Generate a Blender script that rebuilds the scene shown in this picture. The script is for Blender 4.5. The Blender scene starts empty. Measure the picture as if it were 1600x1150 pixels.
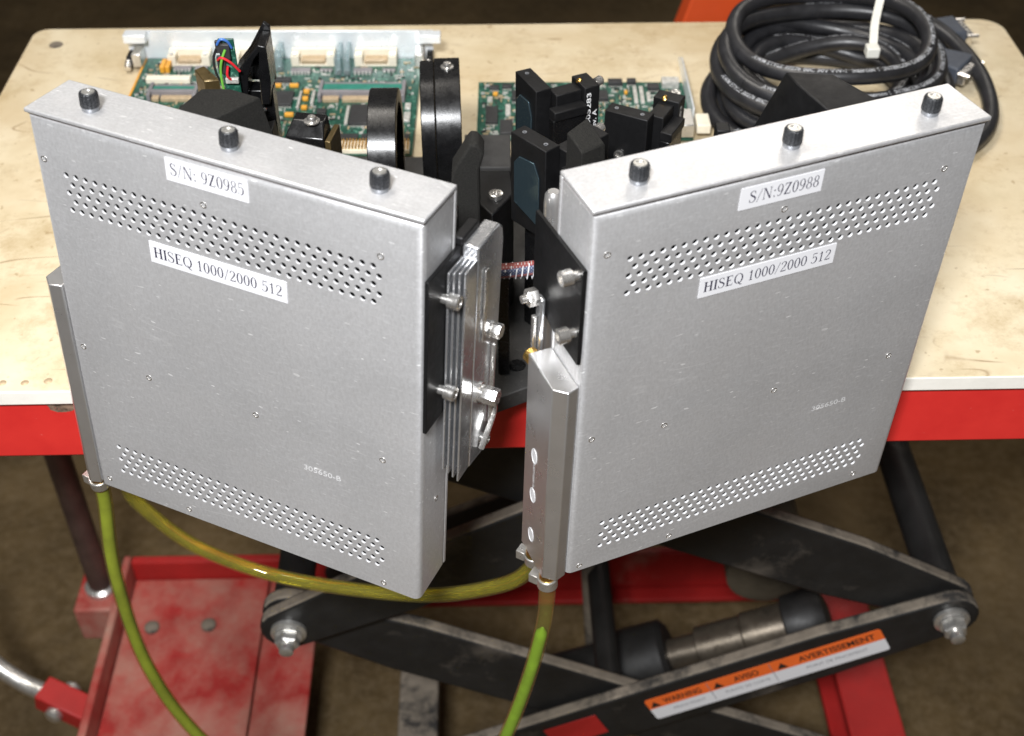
import bpy, bmesh, math, random
from mathutils import Vector, Matrix, Euler
from mathutils.geometry import delaunay_2d_cdt
R = math.radians
random.seed(7)
S = bpy.context.scene
COL = S.collection
# ------------------------------------------------------------------ camera, light, exposure
# units: metres; z = 0 is the top of the work surface, x to the right, y away from the camera
cd = bpy.data.cameras.new('camera'); cam = bpy.data.objects.new('camera', cd); COL.objects.link(cam)
cam.location = (0, 0, .544); cam.rotation_euler = (math.pi/2 - .7259, 0, 0)
cd.sensor_width = 36; cd.lens = 44.78; cd.clip_start = .05; cd.clip_end = 60
cd.dof.use_dof = True; cd.dof.focus_distance = .74; cd.dof.aperture_fstop = 9.0
S.camera = cam
w = bpy.data.worlds.new('World'); S.world = w; w.use_nodes = True
w.node_tree.nodes['Background'].inputs[0].default_value = (1, .93, .84, 1)
w.node_tree.nodes['Background'].inputs[1].default_value = .10
def area(name, loc, target, sx, sy, power, col):
    l = bpy.data.lights.new(name, 'AREA'); l.shape = 'RECTANGLE'; l.size = sx; l.size_y = sy
    l.energy = power; l.color = col
    o = bpy.data.objects.new(name, l); COL.objects.link(o); o.location = loc
    o.rotation_euler = (Vector(target) - Vector(loc)).to_track_quat('-Z', 'Y').to_euler()
    return o
area('flash_light', (-.17, -.34, 1.08), (.03, .62, .03), .24, .18, 36, (.97, .98, 1))
area('ceiling_light', (-.55, .95, 1.75), (0, .75, 0), 1.1, .5, 8.0, (1, .94, .86)).data.spread = R(110)
area('added_lid_light', (.72, 2.45, 1.42), (.12, .6, .1), .9, .5, 1.0, (1, .93, .84)).data.spread = R(70)  # added lamp with narrowed spread, brightens the right module's lid
S.view_settings.view_transform = 'Standard'; S.view_settings.look = 'None'
S.view_settings.exposure = 0; S.view_settings.gamma = 1
S.render.engine = 'CYCLES'
S.cycles.max_bounces = 10; S.cycles.transparent_max_bounces = 12

# ------------------------------------------------------------------ materials
def nt(name):
    m = bpy.data.materials.new(name); m.use_nodes = True
    n = m.node_tree.nodes; return m, n, m.node_tree.links, n['Principled BSDF']
def noise(n, l, scale, detail=4, rough=.6, stretch=None, rot=None, dist=0):
    tc = n.new('ShaderNodeTexCoord'); t = n.new('ShaderNodeTexNoise')
    t.inputs['Scale'].default_value = scale; t.inputs['Detail'].default_value = detail
    t.inputs['Roughness'].default_value = rough; t.inputs['Distortion'].default_value = dist
    if stretch or rot:
        mp = n.new('ShaderNodeMapping'); mp.inputs['Scale'].default_value = stretch or (1, 1, 1)
        mp.inputs['Rotation'].default_value = rot or (0, 0, 0)
        l.new(tc.outputs['Object'], mp.inputs[0]); l.new(mp.outputs[0], t.inputs[0])
    else: l.new(tc.outputs['Object'], t.inputs[0])
    return t.outputs['Fac']
def ramp(n, l, src, stops):
    r = n.new('ShaderNodeValToRGB'); e = r.color_ramp.elements
    while len(e) < len(stops): e.new(.5)
    for i, (p, c) in enumerate(stops):
        e[i].position = p; e[i].color = (c, c, c, 1) if isinstance(c, (int, float)) else (*c, 1)
    l.new(src, r.inputs[0]); return r.outputs[0]
def mix(n, l, fac, a, b, mode='MIX'):
    m = n.new('ShaderNodeMix'); m.data_type = 'RGBA'; m.blend_type = mode
    for sock, v in ((m.inputs[0], fac), (m.inputs[6], a), (m.inputs[7], b)):
        if isinstance(v, (int, float)): sock.default_value = v
        elif isinstance(v, tuple): sock.default_value = (*v, 1)
        else: l.new(v, sock)
    return m.outputs[2]
def bump(n, l, p, h, strength=.2, dist=.001):
    b = n.new('ShaderNodeBump'); b.inputs['Strength'].default_value = strength; b.inputs['Distance'].default_value = dist
    l.new(h, b.inputs['Height']); l.new(b.outputs[0], p.inputs['Normal'])
def mat(name, col, rough=.5, metal=0, var=.15, scale=60, bmp=0, bscale=500, rvar=.1, spec=.5, dust=None):
    m, n, l, p = nt(name)
    f = noise(n, l, scale)
    d = tuple(c*(1-var) for c in col); b = tuple(min(1, c*(1+var)) for c in col)
    c = ramp(n, l, f, [(.3, d), (.7, b)])
    if dust:
        f2 = ramp(n, l, noise(n, l, dust[1], 6, .7), [(dust[2], 0), (dust[3], 1)])
        c = mix(n, l, f2, c, dust[0])
    l.new(c, p.inputs['Base Color'])
    r = ramp(n, l, noise(n, l, scale*2.3), [(.3, max(.02, rough-rvar)), (.7, min(1, rough+rvar))])
    l.new(r, p.inputs['Roughness'])
    p.inputs['Metallic'].default_value = metal; p.inputs['Specular IOR Level'].default_value = spec
    if bmp: bump(n, l, p, noise(n, l, bscale, 3), bmp)
    return m
def alu_sheet():
    m, n, l, p = nt('bare_aluminium_sheet')
    big = noise(n, l, 14, 4, .6)
    gr = noise(n, l, 620, 4, .75, (1, 1, .5), (0, R(24), 0))
    gr2 = noise(n, l, 700, 2, .6, (.25, 1, 1), (0, R(-38), 0))
    c = ramp(n, l, big, [(.3, (.575, .575, .58)), (.72, (.715, .715, .725))])
    c = mix(n, l, ramp(n, l, gr, [(.38, .36), (.60, 0)]), c, (.42, .415, .41))
    c = mix(n, l, ramp(n, l, gr2, [(.54, 0), (.72, .30)]), c, (.90, .90, .91))  # pale grain: metal sparkle put into the colour
    for ang, thr, ms, sc in ((52, .73, 22, 420), (-35, .74, 31, 520), (8, .75, 17, 380), (80, .75, 26, 460)):
        fl = ramp(n, l, noise(n, l, sc, 1, .3, (.30, 1, 1), (0, R(ang), 0)), [(thr, 0), (thr+.03, 1)])
        fmask = ramp(n, l, noise(n, l, ms, 2), [(.46, 0), (.60, 1)])
        c = mix(n, l, mix(n, l, 1.0, fl, fmask, 'MULTIPLY'), c, (.97, .97, .97))  # white flecks: wear, with small glints put into the colour
    for ang, lev in ((20, .55), (-50, .52), (75, .5)):      # long faint scratches
        f = noise(n, l, 26, 1, .4, (.12, 1, 1), (0, R(ang), 0))
        a = n.new('ShaderNodeMath'); a.operation = 'SUBTRACT'; l.new(f, a.inputs[0]); a.inputs[1].default_value = lev
        b = n.new('ShaderNodeMath'); b.operation = 'ABSOLUTE'; l.new(a.outputs[0], b.inputs[0])
        line = ramp(n, l, b.outputs[0], [(0, .55), (.004, 0)])
        msk = ramp(n, l, noise(n, l, 13+lev*10, 3), [(.60, 0), (.66, 1)])
        c = mix(n, l, mix(n, l, 1.0, line, msk, 'MULTIPLY'), c, (.92, .92, .92))
    gm = ramp(n, l, noise(n, l, 7, 6, .75), [(.46, 0), (.70, .38)]); c = mix(n, l, gm, c, (.50, .485, .47))
    l.new(c, p.inputs['Base Color'])
    l.new(ramp(n, l, noise(n, l, 11, 5, .7), [(.3, .27), (.7, .50)]), p.inputs['Roughness'])
    p.inputs['Metallic'].default_value = .5
    bump(n, l, p, mix(n, l, .5, gr, gr2), .10, .0006)
    return m
def table_mat():
    m, n, l, p = nt('stained_cream_laminate')
    c = ramp(n, l, noise(n, l, 7, 6, .65), [(.30, (.52, .42, .25)), (.50, (.68, .58, .40)), (.75, (.78, .70, .53))])
    st = ramp(n, l, noise(n, l, 2.6, 5, .7, None, None, .6), [(.46, 0), (.70, .78)])
    c = mix(n, l, st, c, (.46, .32, .15))
    st2 = ramp(n, l, noise(n, l, 19, 7, .8), [(.50, 0), (.68, .62)])
    c = mix(n, l, st2, c, (.42, .30, .15))
    # fine scratches: thin lines where a stretched noise crosses a level
    for k, (rz, sc, lev) in enumerate(((35, 12, .56), (-28, 15, .5), (80, 10, .55), (112, 14, .48), (-62, 11, .53))):
        f = noise(n, l, sc*1.5, 1, .4, (.22, 1, 1), (0, 0, R(rz)))
        a = n.new('ShaderNodeMath'); a.operation = 'SUBTRACT'; l.new(f, a.inputs[0]); a.inputs[1].default_value = lev
        b = n.new('ShaderNodeMath'); b.operation = 'ABSOLUTE'; l.new(a.outputs[0], b.inputs[0])
        line = ramp(n, l, b.outputs[0], [(0, .8), (.0045, 0)])
        msk = ramp(n, l, noise(n, l, 8+k*2.3, 3), [(.57, 0), (.64, 1)])
        c = mix(n, l, mix(n, l, 1.0, line, msk, 'MULTIPLY'), c, (.24, .14, .06))
    sp = ramp(n, l, noise(n, l, 120, 2, .5), [(.66, 0), (.74, .7)])
    c = mix(n, l, sp, c, (.35, .24, .12))
    l.new(c, p.inputs['Base Color'])
    l.new(ramp(n, l, noise(n, l, 25), [(.3, .34), (.7, .55)]), p.inputs['Roughness'])
    bump(n, l, p, noise(n, l, 90, 4), .12, .001)
    return m
def floor_mat():
    m, n, l, p = nt('dirty_concrete_floor')
    c = ramp(n, l, noise(n, l, 6, 8, .7), [(.3, (.050, .032, .013)), (.52, (.108, .072, .031)), (.75, (.17, .118, .058))])
    sp = ramp(n, l, noise(n, l, 70, 4, .7), [(.42, 0), (.68, .55)])
    c = mix(n, l, sp, c, (.19, .138, .078))
    pat = ramp(n, l, noise(n, l, 2.2, 5, .7), [(.42, 0), (.68, .6)]); c = mix(n, l, pat, c, (.040, .028, .014))
    l.new(c, p.inputs['Base Color']); p.inputs['Roughness'].default_value = .85; p.inputs['Specular IOR Level'].default_value = .2
    bump(n, l, p, noise(n, l, 50, 5), .3, .003)
    return m
def rim_mat():
    m, n, l, p = nt('red_enamel_chipped')
    c = ramp(n, l, noise(n, l, 30), [(.3, (.60, .025, .022)), (.7, (.68, .035, .028))])
    tc = n.new('ShaderNodeTexCoord'); sx = n.new('ShaderNodeSeparateXYZ'); l.new(tc.outputs['Object'], sx.inputs[0])
    def gauss(out, c0, wd):
        a = n.new('ShaderNodeMath'); a.operation = 'SUBTRACT'; l.new(out, a.inputs[0]); a.inputs[1].default_value = c0
        b = n.new('ShaderNodeMath'); b.operation = 'DIVIDE'; l.new(a.outputs[0], b.inputs[0]); b.inputs[1].default_value = wd
        q = n.new('ShaderNodeMath'); q.operation = 'POWER'; l.new(b.outputs[0], q.inputs[0]); q.inputs[1].default_value = 2; return q.outputs[0]
    s = n.new('ShaderNodeMath'); s.operation = 'ADD'; l.new(gauss(sx.outputs[0], -.2746, .0095), s.inputs[0]); l.new(gauss(sx.outputs[2], -.0150, .0070), s.inputs[1])
    nz = n.new('ShaderNodeMath'); nz.operation = 'MULTIPLY_ADD'; l.new(noise(n, l, 160, 5), nz.inputs[0]); nz.inputs[1].default_value = 2.0; nz.inputs[2].default_value = -1.0
    t = n.new('ShaderNodeMath'); t.operation = 'ADD'; l.new(s.outputs[0], t.inputs[0]); l.new(nz.outputs[0], t.inputs[1])
    chip = ramp(n, l, t.outputs[0], [(.85, 1), (1.0, 0)])
    rust = ramp(n, l, noise(n, l, 300, 4), [(.3, (.05, .035, .025)), (.7, (.30, .20, .14))])
    c = mix(n, l, chip, c, rust)
    sp = ramp(n, l, noise(n, l, 240, 2), [(.74, 0), (.77, .5)]); c = mix(n, l, sp, c, (.75, .18, .16))
    l.new(c, p.inputs['Base Color']); p.inputs['Roughness'].default_value = .42
    bump(n, l, p, noise(n, l, 140, 3), .08)
    return m
def clear_mat(name, col, alpha, rough=.12, body=None):
    m, n, l, p = nt(name)
    out = n['Material Output']
    tr = n.new('ShaderNodeBsdfTransparent'); tr.inputs[0].default_value = (*col, 1)
    p.inputs['Base Color'].default_value = (*(body or [c*.6 for c in col]), 1); p.inputs['Roughness'].default_value = rough
    gl = n.new('ShaderNodeBsdfGlossy'); gl.inputs['Roughness'].default_value = rough
    lw0 = n.new('ShaderNodeLayerWeight'); lw0.inputs[0].default_value = .5; pw = n.new('ShaderNodeMath'); pw.operation = 'POWER'; l.new(lw0.outputs['Facing'], pw.inputs[0]); pw.inputs[1].default_value = 4
    lw = n.new('ShaderNodeMath'); lw.operation = 'MULTIPLY_ADD'; l.new(pw.outputs[0], lw.inputs[0]); lw.inputs[1].default_value = .45; lw.inputs[2].default_value = .05
    ms = n.new('ShaderNodeMixShader'); l.new(lw.outputs[0], ms.inputs[0]); l.new(tr.outputs[0], ms.inputs[1]); l.new(gl.outputs[0], ms.inputs[2])
    m2 = n.new('ShaderNodeMixShader'); m2.inputs[0].default_value = alpha; l.new(ms.outputs[0], m2.inputs[1]); l.new(p.outputs[0], m2.inputs[2])
    l.new(m2.outputs[0], out.inputs[0]); return m
def fluid_mat(name, col, trans, var=.25, alpha=0.0):
    m, n, l, p = nt(name)
    f = noise(n, l, 45, 4)
    l.new(ramp(n, l, f, [(.3, tuple(c*(1-var) for c in col)), (.7, tuple(min(1, c*(1+var)) for c in col))]), p.inputs['Base Color'])
    p.inputs['Roughness'].default_value = .12 if trans < .3 else .04; p.inputs['Transmission Weight'].default_value = trans; p.inputs['IOR'].default_value = 1.33
    return m
M = {}
M['alu'] = alu_sheet(); M['table'] = table_mat(); M['floor'] = floor_mat(); M['rim'] = rim_mat()
M['edge'] = mat('white_board_edge', (.90, .87, .79), .45, var=.06, scale=30, bmp=.2, bscale=150)
M['mach'] = mat('machined_aluminium', (.74, .735, .73), .30, .86, .05, 40, 0, 700, .04)
M['bright'] = mat('bright_extruded_aluminium', (.78, .79, .81), .24, .88, .06, 60, .04, 400, .06)
M['panel'] = mat('front_panel_aluminium', (.86, .90, .93), .34, .35, .05, 30)
M['steel'] = mat('stainless_steel', (.78, .76, .73), .24, .9, .06, 200)
M['zinc'] = mat('zinc_plated_steel', (.68, .67, .64), .34, .85, .12, 120, .06, 300)
M['anod'] = mat('black_anodised_aluminium', (.006, .006, .0065), .27, 0, .3, 90, .04, 900, .06, .5)
M['anodm'] = mat('satin_black_bracket', (.0065, .0065, .0070), .50, 0, .3, 90, .05, 1500, .07, .3, ((.20, .19, .18), 800, .70, .75))
M['matte'] = mat('black_foam_coating', (.014, .0135, .012), .85, 0, .5, 900, .6, 1600, .05, .3, ((.30, .29, .27), 1100, .70, .74))
M['plate'] = mat('dark_grey_baseplate', (.038, .037, .036), .62, 0, .3, 50, .25, 1500, .08, .4, ((.20, .19, .17), 900, .60, .75))
M['armb'] = mat('black_painted_steel_arm', (.013, .0125, .012), .52, 0, .3, 30, .1, 200, .08, .4, ((.13, .11, .09), 9, .58, .85))
M['dusty'] = mat('dust_covered_steel', (.19, .16, .125), .85, 0, .25, 40, .2, 200, .1, .3, ((.03, .028, .026), 22, .50, .66))
M['red'] = mat('dusty_red_paint', (.36, .026, .022), .55, 0, .2, 20, .1, 150, .1, .4, ((.40, .29, .22), 9, .40, .80))
M['red2'] = mat('red_paint', (.38, .018, .016), .5, 0, .15, 20, .1, 150, .1, .4, ((.35, .22, .17), 9, .58, .9))
M['rust'] = mat('brown_steel_tube', (.085, .055, .045), .5, .4, .3, 30, .1, 300)
M['bronze'] = mat('bronze_toned_anodising', (.12, .085, .035), .35, .6, .2, 90)
M['bronzerod'] = mat('oily_bronze_rod', (.15, .125, .095), .36, .7, .25, 60, .1, 300, .1, .5, ((.06, .05, .04), 30, .5, .7))
M['pivot'] = mat('oily_brown_housing', (.11, .09, .062), .6, .2, .25, 30, .15, 200)
M['brass'] = mat('brass', (.72, .46, .14), .25, 1, .1, 100)
M['white'] = mat('white_sticker_paper', (.75, .75, .77), .5, 0, .015, 20)
M['ink'] = mat('dark_violet_printer_ink', (.020, .016, .045), .6, 0, .1, 50)
M['black'] = mat('black_print', (.02, .015, .012), .6, 0, .1, 50)
M['grey_print'] = mat('grey_print', (.20, .20, .21), .6, 0, .1, 50)
M['silk'] = mat('white_print', (.80, .80, .80), .6, 0, .05, 50)
M['cprint'] = mat('worn_white_cable_print', (.42, .43, .45), .6, 0, .4, 300)
M['etch'] = mat('stamped_bright_marks', (.92, .92, .92), .35, .3, .05, 50)
M['orangep'] = mat('orange_print', (.85, .15, .025), .5, 0, .05, 50)
M['knob'] = mat('black_knurled_knob', (.040, .042, .046), .30, .45, .3, 300, .4, 900)
M['collar'] = mat('grey_steel_collar', (.28, .29, .31), .36, .6, .1, 200)
M['lit_hole'] = mat('lit_hole_wall_aluminium', (.86, .86, .87), .5, .2, .03, 60)  # paler than the sheet: brightness of lit hole walls put into the colour
M['gask'] = mat('red_brown_gasket', (.16, .05, .03), .7)
M['blackin'] = mat('black_shade_backing', (.010, .010, .010), .8)  # for the added sheet that keeps the vent holes dark
M['pcb'] = mat('green_solder_mask', (.011, .070, .046), .36, 0, .3, 160, .05, 600, .06, .5, ((.10, .26, .19), 330, .54, .62))
M['chip'] = mat('black_chip_plastic', (.030, .030, .031), .5, 0, .15, 100)
M['cap'] = mat('orange_tantalum_capacitor', (.72, .34, .035), .45, 0, .1, 100)
M['cream'] = mat('cream_connector_plastic', (.80, .74, .60), .45, 0, .08, 100)
M['gold'] = mat('gold_contacts', (.75, .52, .18), .3, 1, .15, 200)
M['smd'] = mat('tinned_parts', (.55, .54, .50), .4, .3, .35, 400)
M['slotg'] = mat('grey_socket_plastic', (.21, .20, .21), .5)
M['tan'] = mat('tan_contacts', (.50, .38, .24), .45, .2, .15, 300)
M['teal'] = mat('teal_board', (.03, .20, .15), .35, 0, .2, 100)
M['rubber'] = mat('black_rubber_cable_jacket', (.018, .018, .020), .38, 0, .35, 60, .06, 300, .08, .5)
M['hood'] = mat('blue_grey_plug_hood', (.055, .064, .082), .5, 0, .15, 60)
M['tie'] = mat('white_nylon_tie', (.74, .73, .66), .35, 0, .05, 60)
M['orange'] = mat('orange_steel_paint', (.72, .085, .015), .5, 0, .1, 10)
M['wr'] = mat('red_wire', (.62, .02, .03), .4); M['wg'] = mat('green_wire', (.16, .46, .06), .4)
M['wb'] = mat('blue_wire', (.05, .16, .50), .4); M['wk'] = mat('black_wire', (.02, .02, .02), .4)
M['wall'] = clear_mat('clear_vinyl_hose_wall', (.97, .94, .70), .09, .06, (.55, .50, .16))
M['green'] = fluid_mat('green_coolant', (.21, .28, .03), .0)
M['green2'] = fluid_mat('bright_green_coolant', (.18, .36, .035), .0)
M['yellow'] = fluid_mat('amber_coolant', (.84, .77, .08), .93)
M['clear'] = clear_mat('clear_light_pipe', (.80, .90, .92), .30, .08)
def mirror_mat():
    m, n, l, p = nt('coated_mirror_glass')
    p.inputs['Base Color'].default_value = (.13, .20, .24, 1); p.inputs['Metallic'].default_value = .85
    l.new(ramp(n, l, noise(n, l, 300, 3), [(.3, .05), (.7, .10)]), p.inputs['Roughness']); return m
M['mirror'] = mirror_mat()
def braid_mat():
    m, n, l, p = nt('braided_sleeve')
    tc = n.new('ShaderNodeTexCoord')
    def wave(rot, sc, ax):
        mp = n.new('ShaderNodeMapping'); mp.inputs['Rotation'].default_value = rot; l.new(tc.outputs['Object'], mp.inputs[0])
        wv = n.new('ShaderNodeTexWave'); wv.bands_direction = ax; wv.inputs['Scale'].default_value = sc; l.new(mp.outputs[0], wv.inputs[0]); return wv.outputs[1]
    base = ramp(n, l, wave((0, R(4), 0), 55, 'Z'), [(0, (.02, .035, .09)), (.6, (.03, .05, .13)), (.8, (.22, .04, .04)), (1, (.26, .06, .05))])
    th = mix(n, l, 1.0, wave((0, R(50), 0), 260, 'X'), wave((0, R(-50), 0), 260, 'X'), 'MULTIPLY')
    c = mix(n, l, ramp(n, l, th, [(.50, 0), (.70, .7)]), base, (.50, .49, .48))
    l.new(c, p.inputs['Base Color']); p.inputs['Roughness'].default_value = .5; return m
M['braid'] = braid_mat()

# ------------------------------------------------------------------ mesh helpers
class MB:
    def __init__(s): s.v = []; s.f = []; s.m = []
    def add(s, vs, fs, mi=0):
        o = len(s.v); s.v += [tuple(v) for v in vs]; s.f += [tuple(i+o for i in f) for f in fs]; s.m += [mi]*len(fs); return s
    def box(s, a, b, mi=0, mtx=None):
        x0, y0, z0 = a; x1, y1, z1 = b
        vs = [Vector(v) for v in ((x0,y0,z0),(x1,y0,z0),(x1,y1,z0),(x0,y1,z0),(x0,y0,z1),(x1,y0,z1),(x1,y1,z1),(x0,y1,z1))]
        if mtx: vs = [mtx @ v for v in vs]
        return s.add(vs, [(0,3,2,1),(4,5,6,7),(0,1,5,4),(1,2,6,5),(2,3,7,6),(3,0,4,7)], mi)
    def prism(s, poly, a, b, axis='z', mi=0, side_mi=None):
        """polygon (counter-clockwise seen from the + side of the axis) between a and b"""
        n = len(poly)
        def P(u, v, t): return (u, v, t) if axis == 'z' else ((u, t, v) if axis == 'y' else (t, u, v))
        vs = [P(u, v, a) for u, v in poly] + [P(u, v, b) for u, v in poly]
        s.add(vs, [tuple(range(n-1, -1, -1)), tuple(range(n, 2*n))], mi)
        o = len(s.v)-2*n; k = mi if side_mi is None else side_mi
        s.f += [(o+i, o+(i+1) % n, o+n+(i+1) % n, o+n+i) for i in range(n)]; s.m += [k]*n
        return s
    def lathe(s, p0, axis, prof, seg=20, mi=0):
        """prof: list of (r, t) along the axis from p0"""
        p0 = Vector(p0); ax = Vector(axis).normalized(); u = ax.orthogonal().normalized(); w_ = ax.cross(u)
        vs = []; fs = []
        for r, t in prof:
            for k in range(seg):
                a = 2*math.pi*k/seg; vs.append(p0 + ax*t + (u*math.cos(a) + w_*math.sin(a))*r)
        for i in range(len(prof)-1):
            for k in range(seg):
                k2 = (k+1) % seg; fs.append((i*seg+k, i*seg+k2, (i+1)*seg+k2, (i+1)*seg+k))
        if prof[0][0] > 1e-6: fs.append(tuple(range(seg-1, -1, -1)))
        if prof[-1][0] > 1e-6: fs.append(tuple((len(prof)-1)*seg+k for k in range(seg)))
        return s.add(vs, fs, mi)
    def cyl(s, p0, p1, r, seg=20, mi=0, r1=None):
        d = Vector(p1)-Vector(p0); return s.lathe(p0, d, [(r, 0), (r if r1 is None else r1, d.length)], seg, mi)
    def tube(s, pts, r, seg=12, mi=0):
        fr = frames(pts); vs = []; fs = []; n = len(pts)
        for i, (p, t, o, u) in enumerate(fr):
            rr = r[i] if isinstance(r, (list, tuple)) else r
            for k in range(seg):
                a = 2*math.pi*k/seg; vs.append(p + (o*math.cos(a) + u*math.sin(a))*rr)
        for i in range(n-1):
            for k in range(seg):
                k2 = (k+1) % seg; fs.append((i*seg+k, i*seg+k2, (i+1)*seg+k2, (i+1)*seg+k))
        fs.append(tuple(range(seg-1, -1, -1))); fs.append(tuple((n-1)*seg+k for k in range(seg)))
        return s.add(vs, fs, mi)
    def hull(s, pts, mi=0):
        bm = bmesh.new()
        for p in pts: bm.verts.new(p)
        bmesh.ops.convex_hull(bm, input=bm.verts)
        bmesh.ops.dissolve_limit(bm, angle_limit=.02, verts=bm.verts, edges=bm.edges)
        bm.verts.index_update(); loose = {v.index for v in bm.verts if not v.link_faces}
        idx = {}; vs = []
        for v in bm.verts:
            if v.index not in loose: idx[v.index] = len(vs); vs.append(tuple(v.co))
        fs = [tuple(idx[v.index] for v in f.verts) for f in bm.faces]; bm.free()
        return s.add(vs, fs, mi)
    def mesh(s, name, mats, smooth=35):
        me = bpy.data.meshes.new(name); me.from_pydata(s.v, [], s.f)
        bm = bmesh.new(); bm.from_mesh(me); bmesh.ops.recalc_face_normals(bm, faces=bm.faces); bm.to_mesh(me); bm.free()
        mats = mats if isinstance(mats, (list, tuple)) else [mats]
        for m in mats: me.materials.append(M[m])
        me.polygons.foreach_set('material_index', s.m)
        if smooth:
            me.polygons.foreach_set('use_smooth', [True]*len(me.polygons)); me.set_sharp_from_angle(angle=R(smooth))
        return me
    def build(s, name, mats, parent=None, bevel=0, smooth=35, loc=None):
        return link(name, s.mesh(name, mats, smooth), parent, bevel, loc)
def link(name, me, parent=None, bevel=0, loc=None):
    o = bpy.data.objects.new(name, me); COL.objects.link(o)
    if parent: o.parent = parent
    if loc: o.location = loc
    if bevel:
        b = o.modifiers.new('bevel', 'BEVEL'); b.width = bevel; b.segments = 2; b.limit_method = 'ANGLE'; b.angle_limit = R(40)
        b.harden_normals = False
    return o
def frames(pts):
    pts = [Vector(p) for p in pts]; out = []; n = len(pts); up = None
    for i, p in enumerate(pts):
        t = (pts[min(i+1, n-1)] - pts[max(i-1, 0)]).normalized()
        if up is None:
            ref = Vector((0, 0, 1)) if abs(t.z) < .9 else Vector((0, 1, 0)); o = t.cross(ref).normalized()
        else: o = (prev - t*prev.dot(t)).normalized()
        prev = o; up = o.cross(t).normalized(); out.append((p, t, o, up))
    return out
def spline(pts, n=12):
    P = [Vector(p) for p in pts]; out = []
    for i in range(len(P)-1):
        p0 = P[max(i-1, 0)]; p1 = P[i]; p2 = P[i+1]; p3 = P[min(i+2, len(P)-1)]
        for k in range(n):
            t = k/n; out.append(.5*((2*p1) + (p2-p0)*t + (2*p0-5*p1+4*p2-p3)*t*t + (3*p1-p0-3*p2+p3)*t**3))
    out.append(P[-1]); return out
def thing(name, label, cat, loc=(0, 0, 0), rot=None, group=None, mtx=None):
    o = bpy.data.objects.new(name, None); COL.objects.link(o); o.empty_display_size = .02
    if mtx is not None: o.matrix_world = mtx
    else:
        o.location = loc
        if rot: o.rotation_euler = rot
    o['label'] = label; o['category'] = cat
    if group: o['group'] = group
    return o
def tag(o, label, cat, group=None):
    o['label'] = label; o['category'] = cat
    if group: o['group'] = group
    return o
def plabel(o, label): o['label'] = label; return o
# sans lettering as flat polygons -------------------------------------------------
def text_polys(txt, size, bold=0):
    cu = bpy.data.curves.new('t', 'FONT'); cu.body = txt; cu.size = size; cu.offset = bold*size
    ob = bpy.data.objects.new('t', cu); COL.objects.link(ob)
    dg = bpy.context.evaluated_depsgraph_get(); ev = ob.evaluated_get(dg); me = ev.to_mesh()
    vs = [(v.co.x, v.co.y) for v in me.vertices]; fs = [tuple(p.vertices) for p in me.polygons]
    ev.to_mesh_clear(); bpy.data.objects.remove(ob); bpy.data.curves.remove(cu)
    return vs, fs
def text_fit(txt, x0, y0, x1, y1, bold=0):
    vs, fs = text_polys(txt, 1, bold)
    a = min(v[0] for v in vs); b = max(v[0] for v in vs); c = min(v[1] for v in vs); d = max(v[1] for v in vs)
    return [(x0+(v[0]-a)/(b-a)*(x1-x0), y0+(v[1]-c)/(d-c)*(y1-y0)) for v in vs], fs
# serif lettering drawn stroke by stroke ------------------------------------------
def ribbon(path, widths, n=8):
    P = spline([(x, y, 0) for x, y in path], n); Wd = []
    for i in range(len(widths)-1):
        for k in range(n): Wd.append(widths[i]+(widths[i+1]-widths[i])*k/n)
    Wd.append(widths[-1]); L = []; Rr = []
    for i, p in enumerate(P):
        t = (P[min(i+1, len(P)-1)]-P[max(i-1, 0)]).normalized(); q = Vector((-t.y, t.x, 0))*Wd[i]/2
        L.append((p.x+q.x, p.y+q.y)); Rr.append((p.x-q.x, p.y-q.y))
    return [[L[i], L[i+1], Rr[i+1], Rr[i]] for i in range(len(L)-1)]
def ringp(cx, cy, rx, ry, tx, ty, n=26):
    out = []
    for k in range(n):
        a = 2*math.pi*k/n; b = 2*math.pi*(k+1)/n
        out.append([(cx+rx*math.cos(a), cy+ry*math.sin(a)), (cx+rx*math.cos(b), cy+ry*math.sin(b)),
                    (cx+(rx-tx)*math.cos(b), cy+(ry-ty)*math.sin(b)), (cx+(rx-tx)*math.cos(a), cy+(ry-ty)*math.sin(a))])
    return out
def rc(x0, y0, x1, y1): return [(x0, y0), (x1, y0), (x1, y1), (x0, y1)]
def slant(x0, y0, x1, y1, wd): return [(x0-wd/2, y0), (x0+wd/2, y0), (x1+wd/2, y1), (x1-wd/2, y1)]
TH, TN, SV = .155, .064, .052
def stem(x, wd=TH, y0=0, y1=1, ser=.075, top=True, bot=True):
    o = [rc(x-wd/2, y0, x+wd/2, y1)]
    if bot: o.append(rc(x-wd/2-ser, y0, x+wd/2+ser, y0+SV))
    if top: o.append(rc(x-wd/2-ser, y1-SV, x+wd/2+ser, y1))
    return o
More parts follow.
